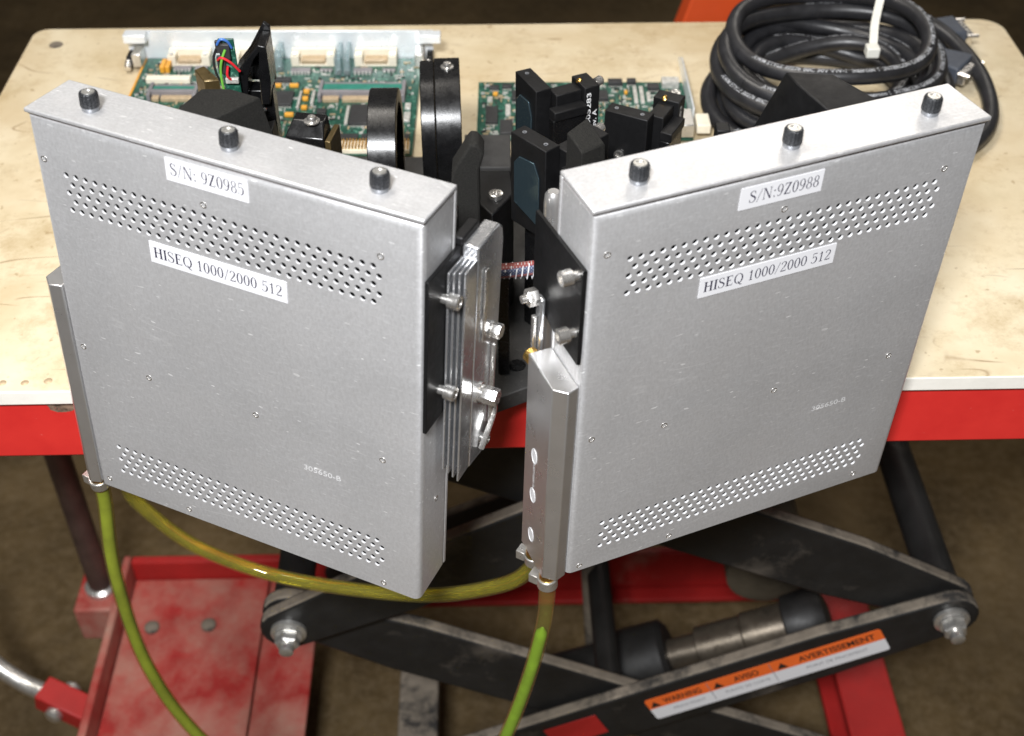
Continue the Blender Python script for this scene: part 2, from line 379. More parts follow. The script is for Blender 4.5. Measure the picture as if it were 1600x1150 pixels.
def glyph(c):
    if c == 'H': return stem(.17)+stem(.66)+[rc(.2, .49, .63, .49+TN)], .84
    if c == 'I': return stem(.17), .34
    if c == 'E': return stem(.17, ser=.075)+[rc(.2, 0, .62, TN), rc(.2, 1-TN, .60, 1), rc(.2, .5, .45, .5+TN), rc(.60, 0, .63, .24), rc(.57, .78, .60, 1), rc(.43, .41, .46, .63)], .70
    if c == 'N': return [slant(.72, 0, .17, 1, .13)]+stem(.15, .045, top=True)+stem(.72, .045, bot=False), .87
    if c == 'Z': return [slant(.10, 0, .55, 1, .14), rc(.05, 0, .60, TN), rc(.07, 1-TN, .59, 1), rc(.57, 0, .61, .25), rc(.06, .77, .095, 1)], .68
    if c == 'Q': return ringp(.42, .5, .40, .52, .125, .04)+ribbon([(.33, .12), (.45, .14), (.58, -.10), (.80, -.16)], [.03, .08, .10, .04]), .84
    if c == '0': return ringp(.29, .5, .265, .515, .115, .046), .58
    if c == '1': return stem(.30, .105, top=False, ser=.10)+ribbon([(.30, .975), (.22, .86), (.10, .80)], [.06, .05, .035]), .58
    if c == '8': return ringp(.29, .755, .215, .255, .085, .036)+ringp(.29, .255, .255, .27, .10, .036), .58
    if c == '9': return ringp(.28, .69, .25, .325, .095, .036)+ribbon([(.485, .69), (.47, .40), (.36, .12), (.20, .015), (.08, .10)], [.09, .10, .075, .045, .07]), .58
    if c == '5': return [rc(.13, .93, .50, 1.0), rc(.11, .52, .15, 1.0)]+ribbon([(.13, .53), (.28, .635), (.44, .55), (.49, .33), (.41, .10), (.24, .0), (.08, .06), (.06, .17)], [.035, .04, .09, .115, .09, .045, .045, .08]), .58
    if c == '2': return ribbon([(.09, .74), (.12, .92), (.28, .985), (.44, .90), (.47, .72), (.36, .48), (.18, .24), (.06, .05)], [.08, .05, .045, .09, .11, .09, .055, .04])+[rc(.05, 0, .51, .085), rc(.48, 0, .52, .20)], .58
    if c == 'S': return ribbon([(.50, .76), (.46, .92), (.31, .99), (.15, .92), (.105, .76), (.20, .61), (.38, .50), (.52, .38), (.545, .23), (.46, .06), (.29, .0), (.13, .07), (.07, .25)], [.035, .045, .045, .07, .10, .125, .13, .125, .10, .065, .045, .045, .035])+[rc(.485, .72, .52, .98), rc(.05, .02, .085, .28)], .64
    if c == '/': return [slant(.03, -.08, .40, 1.04, .045)], .44
    if c == ':': return [[(.16+.07*math.cos(a*.785), yy+.07*math.sin(a*.785)) for a in range(8)] for yy in (.07, .58)], .32
    return [], .32
def serif_fit(txt, x0, y0, x1, cap):
    polys = []; x = 0
    for c in txt:
        g, adv = glyph(c); polys += [[(x+px, py) for px, py in q] for q in g]; x += adv+.05
    x -= .05; vs = []; fs = []
    for q in polys:
        fs.append(tuple(range(len(vs), len(vs)+len(q)))); vs += [(x0+px/x*(x1-x0), y0+py*cap) for px, py in q]
    return vs, fs
def flat(name, vs, fs, mapping, m, parent, smooth=0):
    b = MB(); b.add([mapping(*v) for v in vs], fs)
    me = bpy.data.meshes.new(name); me.from_pydata(b.v, [], b.f); me.materials.append(M[m])
    return link(name, me, parent)

# ------------------------------------------------------------------ setting
fl = MB(); fl.add([(-6, -4, -.80), (6, -4, -.80), (6, 9, -.80), (-6, 9, -.80)], [(0, 1, 2, 3)])
fo = fl.build('floor', 'floor', smooth=0); fo['kind'] = 'structure'

YAW = .0236
# ------------------------------------------------------------------ lift cart
def cart():
    t = thing('lift_cart', 'red scissor lift cart with black folding arms under the cream board', 'lift cart', (0, 0, 0), (0, 0, YAW))
    def bx(name, a, b, m, bev=.0015, par=t):
        c = [(a[i]+b[i])/2 for i in range(3)]; mb = MB().box([a[i]-c[i] for i in range(3)], [b[i]-c[i] for i in range(3)])
        return mb.build(name, m, par, bev, loc=c)
    MB().box((-.405, .6015, -.0625), (.475, 1.088, -.0125)).build('platform', 'rim', t, .002)
    LX, RX, JZ, TZ, BZ = -.177, .399, -.357, -.085, -.655
    def arm(A, B, y0, wd=.070, th=.013):
        A = Vector((A[0], 0, A[1])); B = Vector((B[0], 0, B[1])); d = B-A; ln = d.length; r = wd/2
        poly = []
        re = .025
        poly.append((.11, r))
        for k in range(9):
            a = math.pi*.57+math.pi*.86*k/8; poly.append((re*math.cos(a), re*math.sin(a)))
        poly.append((.11, -r)); poly.append((ln-.11, -r))
        for k in range(9):
            a = -math.pi*.43+math.pi*.86*k/8; poly.append((ln+re*math.cos(a), re*math.sin(a)))
        poly.append((ln-.11, r))
        mb = MB().prism(poly, 0, th, 'y'); an = math.atan2(d.z, d.x); n_ = len(poly)
        for i in range(n_):     # dust lies on the upward edges only
            q0 = poly[i]; q1 = poly[(i+1) % n_]; e0, e1 = q1[0]-q0[0], q1[1]-q0[1]
            if (e1*math.sin(an)-e0*math.cos(an))/math.hypot(e0, e1) > .55: mb.m[2+i] = 1
        o = mb.build('scissor_arm', ['armb', 'dusty'], t, .003, loc=(A.x, y0, A.z)); o.rotation_euler = (0, -math.atan2(d.z, d.x), 0); return o
    def bolt(x, y, z, s=1):
        mb = MB().lathe((0, 0, 0), (0, -1, 0), [(.021*s, 0), (.021*s, .003), (.0165*s, .0045), (.0165*s, .007)], 24)
        mb.lathe((0, -.007, 0), (0, -1, 0), [(.0145*s, 0), (.0145*s, .010*s), (.0125*s, .012*s)], 6)
        mb.lathe((0, -.007-.012*s, 0), (0, -1, 0), [(.0085*s, 0), (.0085*s, .009*s), (.007*s, .010*s)], 16)
        return mb.build('pivot_bolt', 'zinc', t, 0, loc=(x, y, z))
    for y in (.677, .982):
        f = y < .8
        a3 = arm((RX, JZ), (LX, BZ), y, .064); arm((LX, JZ), (RX, BZ), y+.016); arm((LX, JZ), (.312, TZ), y, .064); arm((RX, JZ), (LX, TZ), y+.016)
        if f:
            bolt(LX, y, JZ, .74); bolt(RX, y-.0005, JZ, .74)
            front = a3
    for x, z, rr in ((RX, JZ, .017), (LX, JZ, .017), ((LX+RX)/2, (JZ+TZ)/2, .012), ((LX+RX)/2, (JZ+BZ)/2, .012)):
        MB().cyl((0, .7062 if z == JZ else .6902, 0), (0, .981, 0), rr, 20).build('cross_shaft', 'armb', t, loc=(x, 0, z))
    # warning sticker lying on the front lower arm, right-hand joint to the left
    d = Vector((LX-RX, 0, BZ-JZ)).normalized(); ux = -d; uz = Vector((-ux.z, 0, ux.x)); c = Vector((RX, .6765, JZ))+d*.172
    mtx = Matrix(((ux.x, 0, uz.x, c.x), (0, 1, 0, c.y), (ux.z, 0, uz.z, c.z), (0, 0, 0, 1)))
    Wd, Hd = .226, .0335; o0 = (-Wd/2, -Hd/2)
    def rpoly(x0, z0, x1, z1, r, corners):
        out = []
        for k, (cx, cz, a0) in enumerate(((x1-r, z1-r, 0), (x0+r, z1-r, 90), (x0+r, z0+r, 180), (x1-r, z0+r, 270))):
            if k in corners:
                for j in range(5): a = R(a0+j*22.5); out.append((cx+r*math.cos(a), cz+r*math.sin(a)))
            else: out.append(((x1, z1), (x0, z1), (x0, z0), (x1, z0))[k])
        return out
    zs = Hd*.02
    st = MB().prism(rpoly(-Wd/2, -Hd/2, Wd/2, zs, .003, (2, 3)), -.0003, 0, 'y').build('warning_sticker', 'white', t)
    st.matrix_local = mtx; plabel(st, 'orange and white warning sticker on the lower black arm')
    MB().prism(rpoly(-Wd/2, zs, Wd/2, Hd/2, .003, (0, 1)), -.0003, 0, 'y').build('orange_band', 'orangep', st)
    vs = []; fs = []
    def put(txt, x0, z0, x1, z1, bold=0):
        v, f = text_fit(txt, x0, z0, x1, z1, bold); o = len(vs); vs.extend(v); fs.extend(tuple(i+o for i in q) for q in f)
    def tri(x, z, s):
        o = len(vs); vs.extend([(x-s, z), (x+s, z), (x, z+1.7*s)]); fs.append((o, o+1, o+2))
    z0, z1 = zs+.0040, Hd/2-.0040
    for x, ws, we, word in ((-.1055, -.0965, -.0590, 'WARNING'), (-.0430, -.0270, -.0030, 'AVISO'), (.0190, .0350, .1060, 'AVERTISSEMENT')):
        tri(x, z0-.0015, .0052); put(word, ws, z0, we, z1, .02)
    flat('lettering', vs, fs, lambda x, z: (x, -.0006, z), 'black', st); vs = []; fs = []
    for ws, we, word in ((-.0920, -.0600, 'PINCH POINT'), (-.0400, .0030, 'PUNTO DE CORTE'), (.0380, .0950, 'POINT DE PINCEMENT')):
        put(word, ws, -.0085, we, -.0045)
    for x in (-.0520, .0085):
        flat('divider_line', [(x, -Hd/2+.004), (x+.0007, -Hd/2+.004), (x+.0007, Hd/2-.001), (x, Hd/2-.001)], [(0, 1, 2, 3)], lambda x, z: (x, -.0007, z), 'grey_print', st)
    sp_ = flat('small_print', vs, fs, lambda x, z: (x, -.0006, z), 'grey_print', st); sp_['kind'] = 'stuff'
    np_ = MB().box((-.027, -.0005, -.016), (.027, 0, .016)).build('name_plate', 'red2', t, .0003)
    np_.matrix_local = Matrix.Translation((.077, .6764, -.520)) @ mtx.to_3x3().to_4x4()
    # base frame
    bx('base_plate', (-.428, .64, -.668), (-.268, .984, -.660), 'red'); bx('base_plate', (-.266, .64, -.668), (-.205, .984, -.660), 'red')
    bx('side_rail', (-.438, .60, -.705), (-.429, .995, -.628), 'red', .002)
    bx('rear_rail', (-.4285, .985, -.705), (.4255, .996, -.630), 'red2', .002)
    bx('rear_flange', (-.4285, .965, -.6995), (.375, .9845, -.692), 'red2')
    r_ = MB().prism([(.372, -.705), (.43, -.705), (.43, -.628), (.372, -.628), (.372, -.638), (.420, -.638), (.420, -.695), (.372, -.695)], .60, .984, 'y')
    r_.build('side_rail', 'red2', t, .002)
    bx('cross_member', (.372, .900, -.637), (.419, .950, -.630), 'red2'); bx('cross_member', (-.105, .62, -.70), (-.062, .86, -.658), 'dusty', .002)
    bx('rear_cross_bar', (-.204, .70, -.70), (.371, .72, -.672), 'armb', .002)
    for x, y in ((-.395, .912), (-.330, .914)):
        MB().lathe((0, 0, 0), (0, 0, 1), [(.0085, 0), (.0085, .004), (.005, .0065), (0, .007)], 16).build('rivet', 'dusty', t, loc=(x, y, -.660))
    # handle post in its socket
    bx('post_socket', (-.487, .928, -.700), (-.439, .992, -.645), 'red', .003)
    MB().cyl((0, 0, -.644), (0, 0, .12), .0135, 20).build('handle_post', 'rust', t, loc=(-.4600, .961, 0))
    MB().lathe((0, 0, 0), (0, 0, 1), [(.019, 0), (.019, .006), (.015, .009)], 20).build('post_collar', 'zinc', t, loc=(-.4600, .961, -.6445))
    # foot pedal
    d = Vector((-.052, .020, .014)); ln = d.length
    cl = MB().box((0, -.0145, -.013), (ln, .0145, .013)).build('pedal_clevis', 'red2', t, .002, loc=(-.4385, .792, -.650))
    cl.rotation_euler = d.to_track_quat('X', 'Z').to_euler()
    for s_ in (-1, 1):
        MB().lathe((ln*.55, s_*.0146, .0), (0, s_, 0), [(.0095, 0), (.0095, .005), (.006, .008), (0, .0085)], 14).build('clevis_bolt', 'zinc', cl)
    MB().tube(spline([(-.489, .812, -.636), (-.515, .822, -.630), (-.548, .838, -.610), (-.575, .855, -.565), (-.585, .87, -.50)], 8), .0095, 14).build('pedal_tube', 'zinc', t)
    # hydraulic cylinder and its pivot
    MB().lathe((.03, .80, -.640), (.150, 0, .062), [(.031, 0), (.033, .004), (.033, .115), (.040, .117), (.040, .165), (.034, .170)], 24).build('hydraulic_cylinder', 'armb', t)
    MB().lathe((.168, .80, -.583), (.150, 0, .062), [(.0170, 0), (.0170, .05), (.0225, .052), (.0225, .100), (.0245, .102), (.0245, .165)], 24).build('piston_rod', 'bronzerod', t)
    MB().lathe((.285, .832, -.488), (0, 1, 0), [(.030, 0), (.044, .004), (.044, .140), (.026, .144)], 28).build('pivot_tube', 'pivot', t)
    MB().lathe((.300, .80, -.5285), (.150, 0, .062), [(.020, 0), (.031, .004), (.033, .030), (.026, .044), (.010, .048)], 20).build('rod_end', 'armb', t)
    MB().cyl((.093, .86, -.40), (.112, .86, -.660), .008, 12).build('safety_bar', 'dusty', t)
    # casters
    for x in (-.36, .36):
        for y in (.66, .94):
            c = bx('caster', (x-.02, y-.015, -.735), (x+.02, y+.015, -.706), 'zinc')
            MB().cyl((0, -.012, -.028), (0, .012, -.028), .0375, 24).build('wheel', 'rubber', c, .003)
    return t
cart()
# ------------------------------------------------------------------ board lying on the cart
def board():
    t = thing('worktop_board', 'stained cream laminate board lying on the red platform', 'board', (0, 0, 0), (0, 0, YAW))
    x0, y0, x1, y1 = -.412, .5975, .479, 1.0925; poly = []
    for cx, cy, a0, r in ((x1, y1, 0, .022), (x0, y1, 90, .014), (x0, y0, 180, .012), (x1, y0, 270, .012)):
        px = cx-r if cx == x1 else cx+r; py = cy-r if cy == y1 else cy+r
        for k in range(7): a = R(a0+15*k); poly.append((px+r*math.cos(a), py+r*math.sin(a)))
    MB().prism(poly, -.0120, 0, 'z', 0, 1).build('board', ['table', 'edge'], t, .0012)
    for x, y, r in ((-.2808, .6073, .0028), (-.2952, .6059, .0026), (-.3094, .6061, .0026)):
        MB().lathe((0, 0, 0), (0, 0, 1), [(r, 0), (r*.8, .0003), (0, .0004)], 14).build('nail_head', 'tan', t, loc=(x, y, .00005))
    MB().lathe((0, 0, 0), (0, 0, 1), [(.0062, 0), (.0055, .0008), (.0015, .0009), (0, .0004)], 20).build('screw_head', 'dusty', t, loc=(-.3857, 1.0605, .0001))
board()

# ------------------------------------------------------------------ the two laser modules
W, H, D = .2233, .2619, .0353
RH, TS = .00170, .0013
def shell_mesh(top, bot):
    r = .0042; Hs = H-.0036; Ds = D-.0036; mb = MB()
    pts = []; hole = []; edges = []
    def loop(ps, hid):
        o = len(pts); pts.extend(Vector(p) for p in ps); hole.extend([hid]*len(ps))
        edges.extend((o+i, o+(i+1) % len(ps)) for i in range(len(ps)))
    loop([(r, 0), (W-r, 0), (W-r, Hs-r), (r, Hs-r)], -1)
    cs = []
    for (x0, x1, z0, dz, n, sh) in (top, bot):
        for row in range(5):
            for k in range(n): cs.append((x0+(x1-x0)*k/(n-1)+(sh if row % 2 else 0), z0-dz*row))
    N = 12
    for i, (cx, cz) in enumerate(cs):
        loop([(cx+RH*math.cos(2*math.pi*k/N), cz+RH*math.sin(2*math.pi*k/N)) for k in range(N)], i)
    rv, re, rf, ov, oe, of = delaunay_2d_cdt(pts, edges, [], 0, 1e-7)
    hid = [hole[o[0]] if o else -1 for o in ov]
    fs = [f for f in rf if not (hid[f[0]] >= 0 and hid[f[0]] == hid[f[1]] == hid[f[2]])]
    mb.add([(v.x, 0, v.y) for v in rv], fs)
    for cx, cz in cs:
        a = [(cx+RH*math.cos(2*math.pi*k/N), cz+RH*math.sin(2*math.pi*k/N)) for k in range(N)]
        mb.add([(x, 0, z) for x, z in a]+[(x, TS, z) for x, z in a], [(k, k+N, (k+1) % N+N, (k+1) % N) for k in range(N)], 1)
    def ring(i, y): return [(i, y, 0), (i, y, Hs-i), (W-i, y, Hs-i), (W-i, y, 0)]
    rings = [ring(r-r*math.sin(R(a)), r-r*math.cos(R(a))) for a in (0, 18, 36, 54, 72, 90)]+[ring(0, Ds)]
    for a, b in zip(rings, rings[1:]): mb.add(a+b, [(0, 1, 5, 4), (1, 2, 6, 5), (2, 3, 7, 6)])
    mb.add([(0, r, 0), (r, 0, 0), (W-r, 0, 0), (W, r, 0), (W, Ds, 0), (0, Ds, 0)], [(0, 1, 2, 3, 4, 5)])
    me = bpy.data.meshes.new('shell'); me.from_pydata(mb.v, [], mb.f); me.materials.append(M['alu']); me.materials.append(M['lit_hole']); me.polygons.foreach_set('material_index', mb.m)
    bm = bmesh.new(); bm.from_mesh(me); bmesh.ops.remove_doubles(bm, verts=bm.verts, dist=1e-6)
    bmesh.ops.recalc_face_normals(bm, faces=bm.faces); bm.to_mesh(me); bm.free()
    me.polygons.foreach_set('use_smooth', [True]*len(me.polygons)); me.set_sharp_from_angle(angle=R(40))
    return me
def cap_screw(base, axis, par, name='cap_screw', r=.0042, L=.0072, sp=.0036):
    mb = MB().lathe(base, axis, [(r*.62, 0), (r*.62, sp), (r, sp+.0002), (r, sp+L*.75), (r*.86, sp+L*.82), (r*.58, sp+L*.82), (r*.52, sp+L*.45), (0, sp+L*.45)], 18)
    return mb.build(name, 'steel', par, 0)
def hexpoly(mb, base, axis, r, L): return mb.lathe(base, axis, [(r*.92, 0), (r, .0006), (r, L-.0006), (r*.92, L)], 6)
def manifold(par):
    """pentagonal machined block along the left side wall"""
    z0, z1 = -.001, .1515
    poly = [(-.0002, .0345), (-.0137, .0345), (-.0137, .0040), (-.0070, -.0018), (-.0002, .0006)]
    mb = MB().prism(poly, z0, z1, 'z'); o = mb.build('manifold', 'mach', par, .0006)
    for z in (.0190, .0535, .0855):
        h = MB().lathe((0, 0, 0), (-1, 0, 0), [(.0036, 0), (.0036, .0002), (.0031, .0002), (.0027, -.0010), (0, -.0010)], 20).build('port', 'lit_hole', o, loc=(-.01375, .0215, z))
        h.scale = (1, 1, 1.55)
    vs, fs = text_fit('15071000 Rev A', 0, 0, .026, .0021)
    flat('engraving', vs, fs, lambda u, v: (-.01385, .0222-v, .0795-u), 'silk', o)
    MB().lathe((-.0105, .0346, z1-.0045), (-.2, 1, .1), [(.0045, 0), (.0045, .0035), (.0035, .0045)], 14).build('yellow_gasket', 'brass', o)
    for y in (.0070, .0265):
        MB().lathe((-.0085, y, z0), (0, 0, -1), [(.0052, 0), (.0052, .0045), (.0042, .005), (.0042, .014)], 16).build('brass_fitting', 'brass', o)
    return o
def module(label, origin, axes, sn, sn_rect, sn_txt, hs_rect, top, bot, studs, num, knobs, left_unit):
    ex, ey, ez = axes; o = Vector(origin)-Vector(ez)*H
    mtx = Matrix(((ex[0], ey[0], ez[0], o.x), (ex[1], ey[1], ez[1], o.y), (ex[2], ey[2], ez[2], o.z), (0, 0, 0, 1)))
    t = thing('laser_module', label, 'laser module', mtx=mtx, group='laser modules standing at the front of the board')
    link('shell', shell_mesh(top, bot), t)
    e = .0004
    MB().prism([(-.0007, H-.0026), (D, H-.0026), (D, H), (-.0007, H)], -e, W+e, 'x').build('top_cover', 'alu', t, .0008)
    MB().prism([(D-.0026, .0), (D, .0), (D, H-.0026), (D-.0026, H-.0026)], -e, W+e, 'x').build('back_cover', 'alu', t, .0006)
    MB().box((.0006, .0010, H-.0036), (W-.0006, D-.004, H-.0026)).box((.0006, D-.0036, .001), (W-.0006, D-.0026, H-.0026)).build('gasket', 'gask', t)
    MB().box((.003, .0105, .003), (W-.003, .012, H-.006)).build('shade_backing', 'blackin', t)  # added black sheet, stands in for the shade behind the vent holes
    for x in knobs:
        k = MB()
        N = 40; prof = [(.0052, 0), (.0055, .0005), (.0055, .0026)]
        k.lathe((0, 0, 0), (0, 0, 1), prof+[(.0050, .0030)], 24, 1)
        vs = []; fs = []
        for zz, rr in ((.0029, .0057), (.0032, .0060), (.0112, .0058), (.0123, .0052), (.0124, .0041)):
            for i in range(N): a = 2*math.pi*i/N; q = rr*(1+(.025 if i % 2 else -.025)); vs.append((q*math.cos(a), q*math.sin(a), zz))
        for j in range(4): fs += [(j*N+i, j*N+(i+1) % N, (j+1)*N+(i+1) % N, (j+1)*N+i) for i in range(N)]
        fs.append(tuple(range(N-1, -1, -1))); k.add(vs, fs, 0)
        k.lathe((0, 0, .0124), (0, 0, 1), [(.0042, -.0002), (.0040, .0004), (.0026, .0004), (.0024, -.0018), (0, -.0018)], 18, 2)
        k.build('thumb_screw', ['knob', 'collar', 'zinc'], t, 0, loc=(x, .0136, H)).scale = (.80, .80, .80)
    for (x0, zt, x1, zb), txt, (m0, m1, base, cap), nm in ((sn_rect, sn, sn_txt, 'serial_label'), (hs_rect, 'HISEQ 1000/2000 512', (.030, .968, .27, .50), 'model_label')):
        lb = MB().box((x0, -.0004, H+zb), (x1, -.00005, H+zt)).build(nm, 'white', t)
        vs, fs = serif_fit(txt, x0+m0*(x1-x0), H+zb+base*(zt-zb), x0+m1*(x1-x0), cap*(zt-zb))
        flat('lettering', vs, fs, lambda u, v: (u, -.00055, v), 'ink', lb)
    for x, z in studs:
        MB().lathe((0, 0, 0), (0, -1, 0), [(.0016, -.0001), (.0016, .0002), (.0011, .0003), (.0009, -.0003), (0, -.0002)], 12).build('press_stud', 'steel', t, loc=(x, 0, H+z)).scale = (1.2, 1, 1.2)
    vs, fs = text_fit('305650-B', num[0], 0, num[0]+.0235, .0036)
    flat('stamped_number', vs, fs, lambda u, v: (u, -.00018, v+H+num[1]), 'etch', t)
    manifold(t)
    z = lambda q: H+q
    if left_unit:   # right-hand wall: black bracket, heat sink, screws
        br = MB().prism([(.0005, z(-.131)), (.0320, z(-.131)), (.0440, z(-.112)), (.0600, z(-.112)), (.0600, z(-.0350)), (.0005, z(-.0350))], W+.0003, W+.0025, 'x').build('side_bracket', 'anodm', t, .0004)
        for yy, zz in ((.0165, -.0540), (.0150, -.1110)): cap_screw((W+.0025, yy, z(zz)), (1, 0, 0), br)
        hs = thing_part('heat_sink', t)
        for k in range(4):
            MB().box((W+.0030+.0025*k, .0200+.0012*k, z(-.172-.003*k)), (W+.0042+.0025*k, .0370, z(-.041))).build('fin', 'bright', hs, .0003)
        MB().box((W+.0026, .0362, z(-.176)), (W+.0110, .0371, z(-.041))).build('fin_root', 'bright', hs, .0002)
        poly = [(.0372, z(-.182)), (.0640, z(-.186)), (.0700, z(-.176)), (.0700, z(-.046)), (.0680, z(-.038)), (.0630, z(-.034)), (.0372, z(-.034))]
        MB().prism(poly, W+.0030, W+.0120, 'x').build('sink_plate', 'bright', hs, .0012)
        MB().box((W+.0125, .0450, z(-.098)), (W+.0135, .0490, z(-.052))).build('clip_strip', 'steel', hs, .0004)
        MB().box((W+.0125, .0590, z(-.165)), (W+.0150, .0615, z(-.108))).build('clip_bar', 'steel', hs, .0008)
        MB().tube(spline([(W+.0130, .0660, z(-.150)), (W+.0150, .0630, z(-.158)), (W+.0150, .0540, z(-.168)), (W+.0140, .0490, z(-.176))], 6), .0017, 10).build('wire_clip', 'steel', hs)
        mb = MB().lathe((W+.0120, .0465, z(-.1330)), (1, 0, 0), [(.0062, 0), (.0062, .0012), (.0050, .0014), (.0050, .0030)], 18)
        hexpoly(mb, (W+.0150, .0465, z(-.1330)), (1, 0, 0), .0052, .0085).build('hex_standoff', 'steel', hs)
        mb = MB().lathe((W+.0120, .0600, z(-.0990)), (1, 0, 0), [(.0050, 0), (.0050, .001)], 16)
        hexpoly(mb, (W+.0130, .0600, z(-.0990)), (1, 0, 0), .0044, .005).build('hex_nut', 'steel', hs)
        cap_screw((W+.0120, .0560, z(-.1740)), (1, 0, 0), hs, r=.003, L=.004, sp=.0003)
        MB().lathe((W, .0200, z(-.1957)), (1, 0, 0), [(.0019, .00005), (.0019, .0003), (.0013, .0003), (.0010, -.0005), (0, -.0005)], 14).build('side_stud', 'steel', t)
        MB().box((W-.002, .0360, z(-.035)), (W+.004, .0560, z(-.030))).build('bracket_lip', 'anodm', t, .001)
    else:           # left-hand wall: black bracket, flange with hex bolt
        br = MB().prism([(.0005, z(-.0945)), (.0300, z(-.0945)), (.0560, z(-.0880)), (.0560, z(-.0360)), (.0005, z(-.0345))], -.0025, -.0003, 'x').build('side_bracket', 'anodm', t, .0004)
        for yy, zz in ((.0052, -.0400), (.0050, -.0760)): cap_screw((-.0025, yy, z(zz)), (-1, 0, 0), br)
        fg = MB().box((-.0060, .0380, z(-.128)), (-.0028, .0445, z(-.080))).build('flange', 'bright', t, .0012)
        MB().box((-.0090, .0400, z(-.126)), (-.0066, .0430, z(-.092))).build('clip_bar', 'steel', fg, .0006)
        hexpoly(MB(), (-.0060, .0425, z(-.0800)), (-1, 0, 0), .0050, .0060).lathe((-.012, .0425, z(-.08)), (-1, 0, 0), [(.0025, 0), (.0022, .003)], 12).build('hex_bolt', 'steel', fg)
    # hidden support from the back cover down to the base plate
    return t
def thing_part(name, par):
    o = bpy.data.objects.new(name, None); COL.objects.link(o); o.parent = par; o.empty_display_size = .01; return o
QL = ((.919, -.393, -.0322), (.3905, .9184, -.0639), (.0547, .0462, .9974))
QR = ((.9197, .3925, -.0121), (-.3923, .9196, .0206), (.0192, -.0142, .9997))
oL = Vector((-.03991, .47806, .21))-Vector(QL[0])*W; oR = Vector((.03677, .47834, .21467))
module('left aluminium module, serial label ending 985, two rows of vent holes', oL, QL, 'S/N: 9Z0985',
       (.0826, -.0056, .1296, -.0185), (.055, .955, .28, .52), (.0657, -.0596, .1476, -.0725),
       (.0187, .1965, H-.0340, .00525, 31, .0031), (.0197, .1961, H-.2232, .0050, 31, .0031),
       [(.0063, -.0278), (.1024, -.0276), (.2008, -.0272), (.0078, -.1501), (.0514, -.1572), (.1217, -.1577), (.2005, -.1592), (.0079, -.2550), (.0663, -.2561), (.2002, -.2575)],
       (.1508, -.1865), (.0300, .1115, .1935), True)
module('right aluminium module, serial label ending 988, brushed silver casing', oR, QR, 'S/N:9Z0988',
       (.0789, -.0080, .1257, -.0207), (.105, .955, .28, .52), (.0633, -.0577, .1438, -.0704),
       (.0219, .1983, H-.0335, .00525, 31, .0030), (.0211, .1981, H-.2245, .0050, 31, .0030),
       [(.0092, -.0277), (.1062, -.0267), (.2023, -.0263), (.2016, -.1553), (.1239, -.1556), (.0540, -.1573), (.0094, -.1515), (.0085, -.2575), (.0684, -.2570), (.2008, -.2555)],
       (.1545, -.1835), (.0300, .1135, .1955), False)
# ------------------------------------------------------------------ hoses
def hose(label, pts, fluid, parts_clamp, fluid_from=0):
    t = thing('coolant_hose', label, 'hose', pts[0])
    P = [p-Vector(pts[0]) for p in spline(pts, 14)]
    MB().tube(P, .0052, 20).build('hose_wall', 'wall', t)
    i0 = int(len(P)*fluid_from); rad = [.0040]*(len(P)-i0)
    if fluid_from: rad[0] = .0010; rad[1] = .0034
    MB().tube(P[i0:], rad, 16).build('coolant', fluid, t)
    for c in parts_clamp:
        f = frames(P)[c]; p, tt = f[0], f[1]
        cl = MB().lathe(p-tt*.004, tt, [(.0058, 0), (.0063, .0006), (.0063, .0072), (.0058, .0078), (.0053, .0078), (.0053, 0)], 22)
        cl.box((.0055, -.0035, -.0035), (.0110, .0035, .0035), 0, Matrix.Translation(p) @ Matrix.Rotation(R(150), 4, 'Z'))
        cl.build('hose_clamp', 'zinc', t, .0004)
    return t
ML = Matrix(((QL[0][0], QL[1][0], QL[2][0], 0), (QL[0][1], QL[1][1], QL[2][1], 0), (QL[0][2], QL[1][2], QL[2][2], 0), (0, 0, 0, 1)))
MR = Matrix(((QR[0][0], QR[1][0], QR[2][0], 0), (QR[0][1], QR[1][1], QR[2][1], 0), (QR[0][2], QR[1][2], QR[2][2], 0), (0, 0, 0, 1)))
def onL(x, y, z): return tuple(oL + (ML @ Vector((x, y, z-H))))
def onR(x, y, z): return tuple(oR + (MR @ Vector((x, y, z-H))))
a = Vector(onL(-.0085, .0070, -.006))
hose('green coolant hose hanging from the lower left corner of the left module', [a, a+Vector((-.001, .001, -.022)), (-.2705, .556, -.140), (-.2680, .556, -.245), (-.2440, .556, -.340), (-.19, .556, -.44), (-.13, .54, -.60), (-.08, .48, -.775), (-.02, .36, -.7945)], 'green', (4,))
a = Vector(onL(-.0085, .0265, -.006)); b = Vector(onR(-.0085, .0265, -.006))
hose('amber coolant hose looping below the two modules from one to the other', [a, a+Vector((0, .002, -.025)), (-.2520, .585, -.100), (-.2190, .582, -.140), (-.1575, .573, -.163), (-.0655, .545, -.146), (-.0090, .516, -.100), b+Vector((-.002, .002, -.017)), b], 'yellow', (4, 8*14-5))
a = Vector(onR(-.0085, .0070, -.006))
hose('half empty hose with bright green coolant below the right module', [a, a+Vector((0, 0, -.020)), (.0195, .489, -.105), (.0107, .490, -.163), (-.0042, .490, -.231), (-.03, .49, -.32), (-.08, .46, -.55), (-.11, .41, -.775), (-.06, .30, -.7945)], 'green2', (4,), .2625)

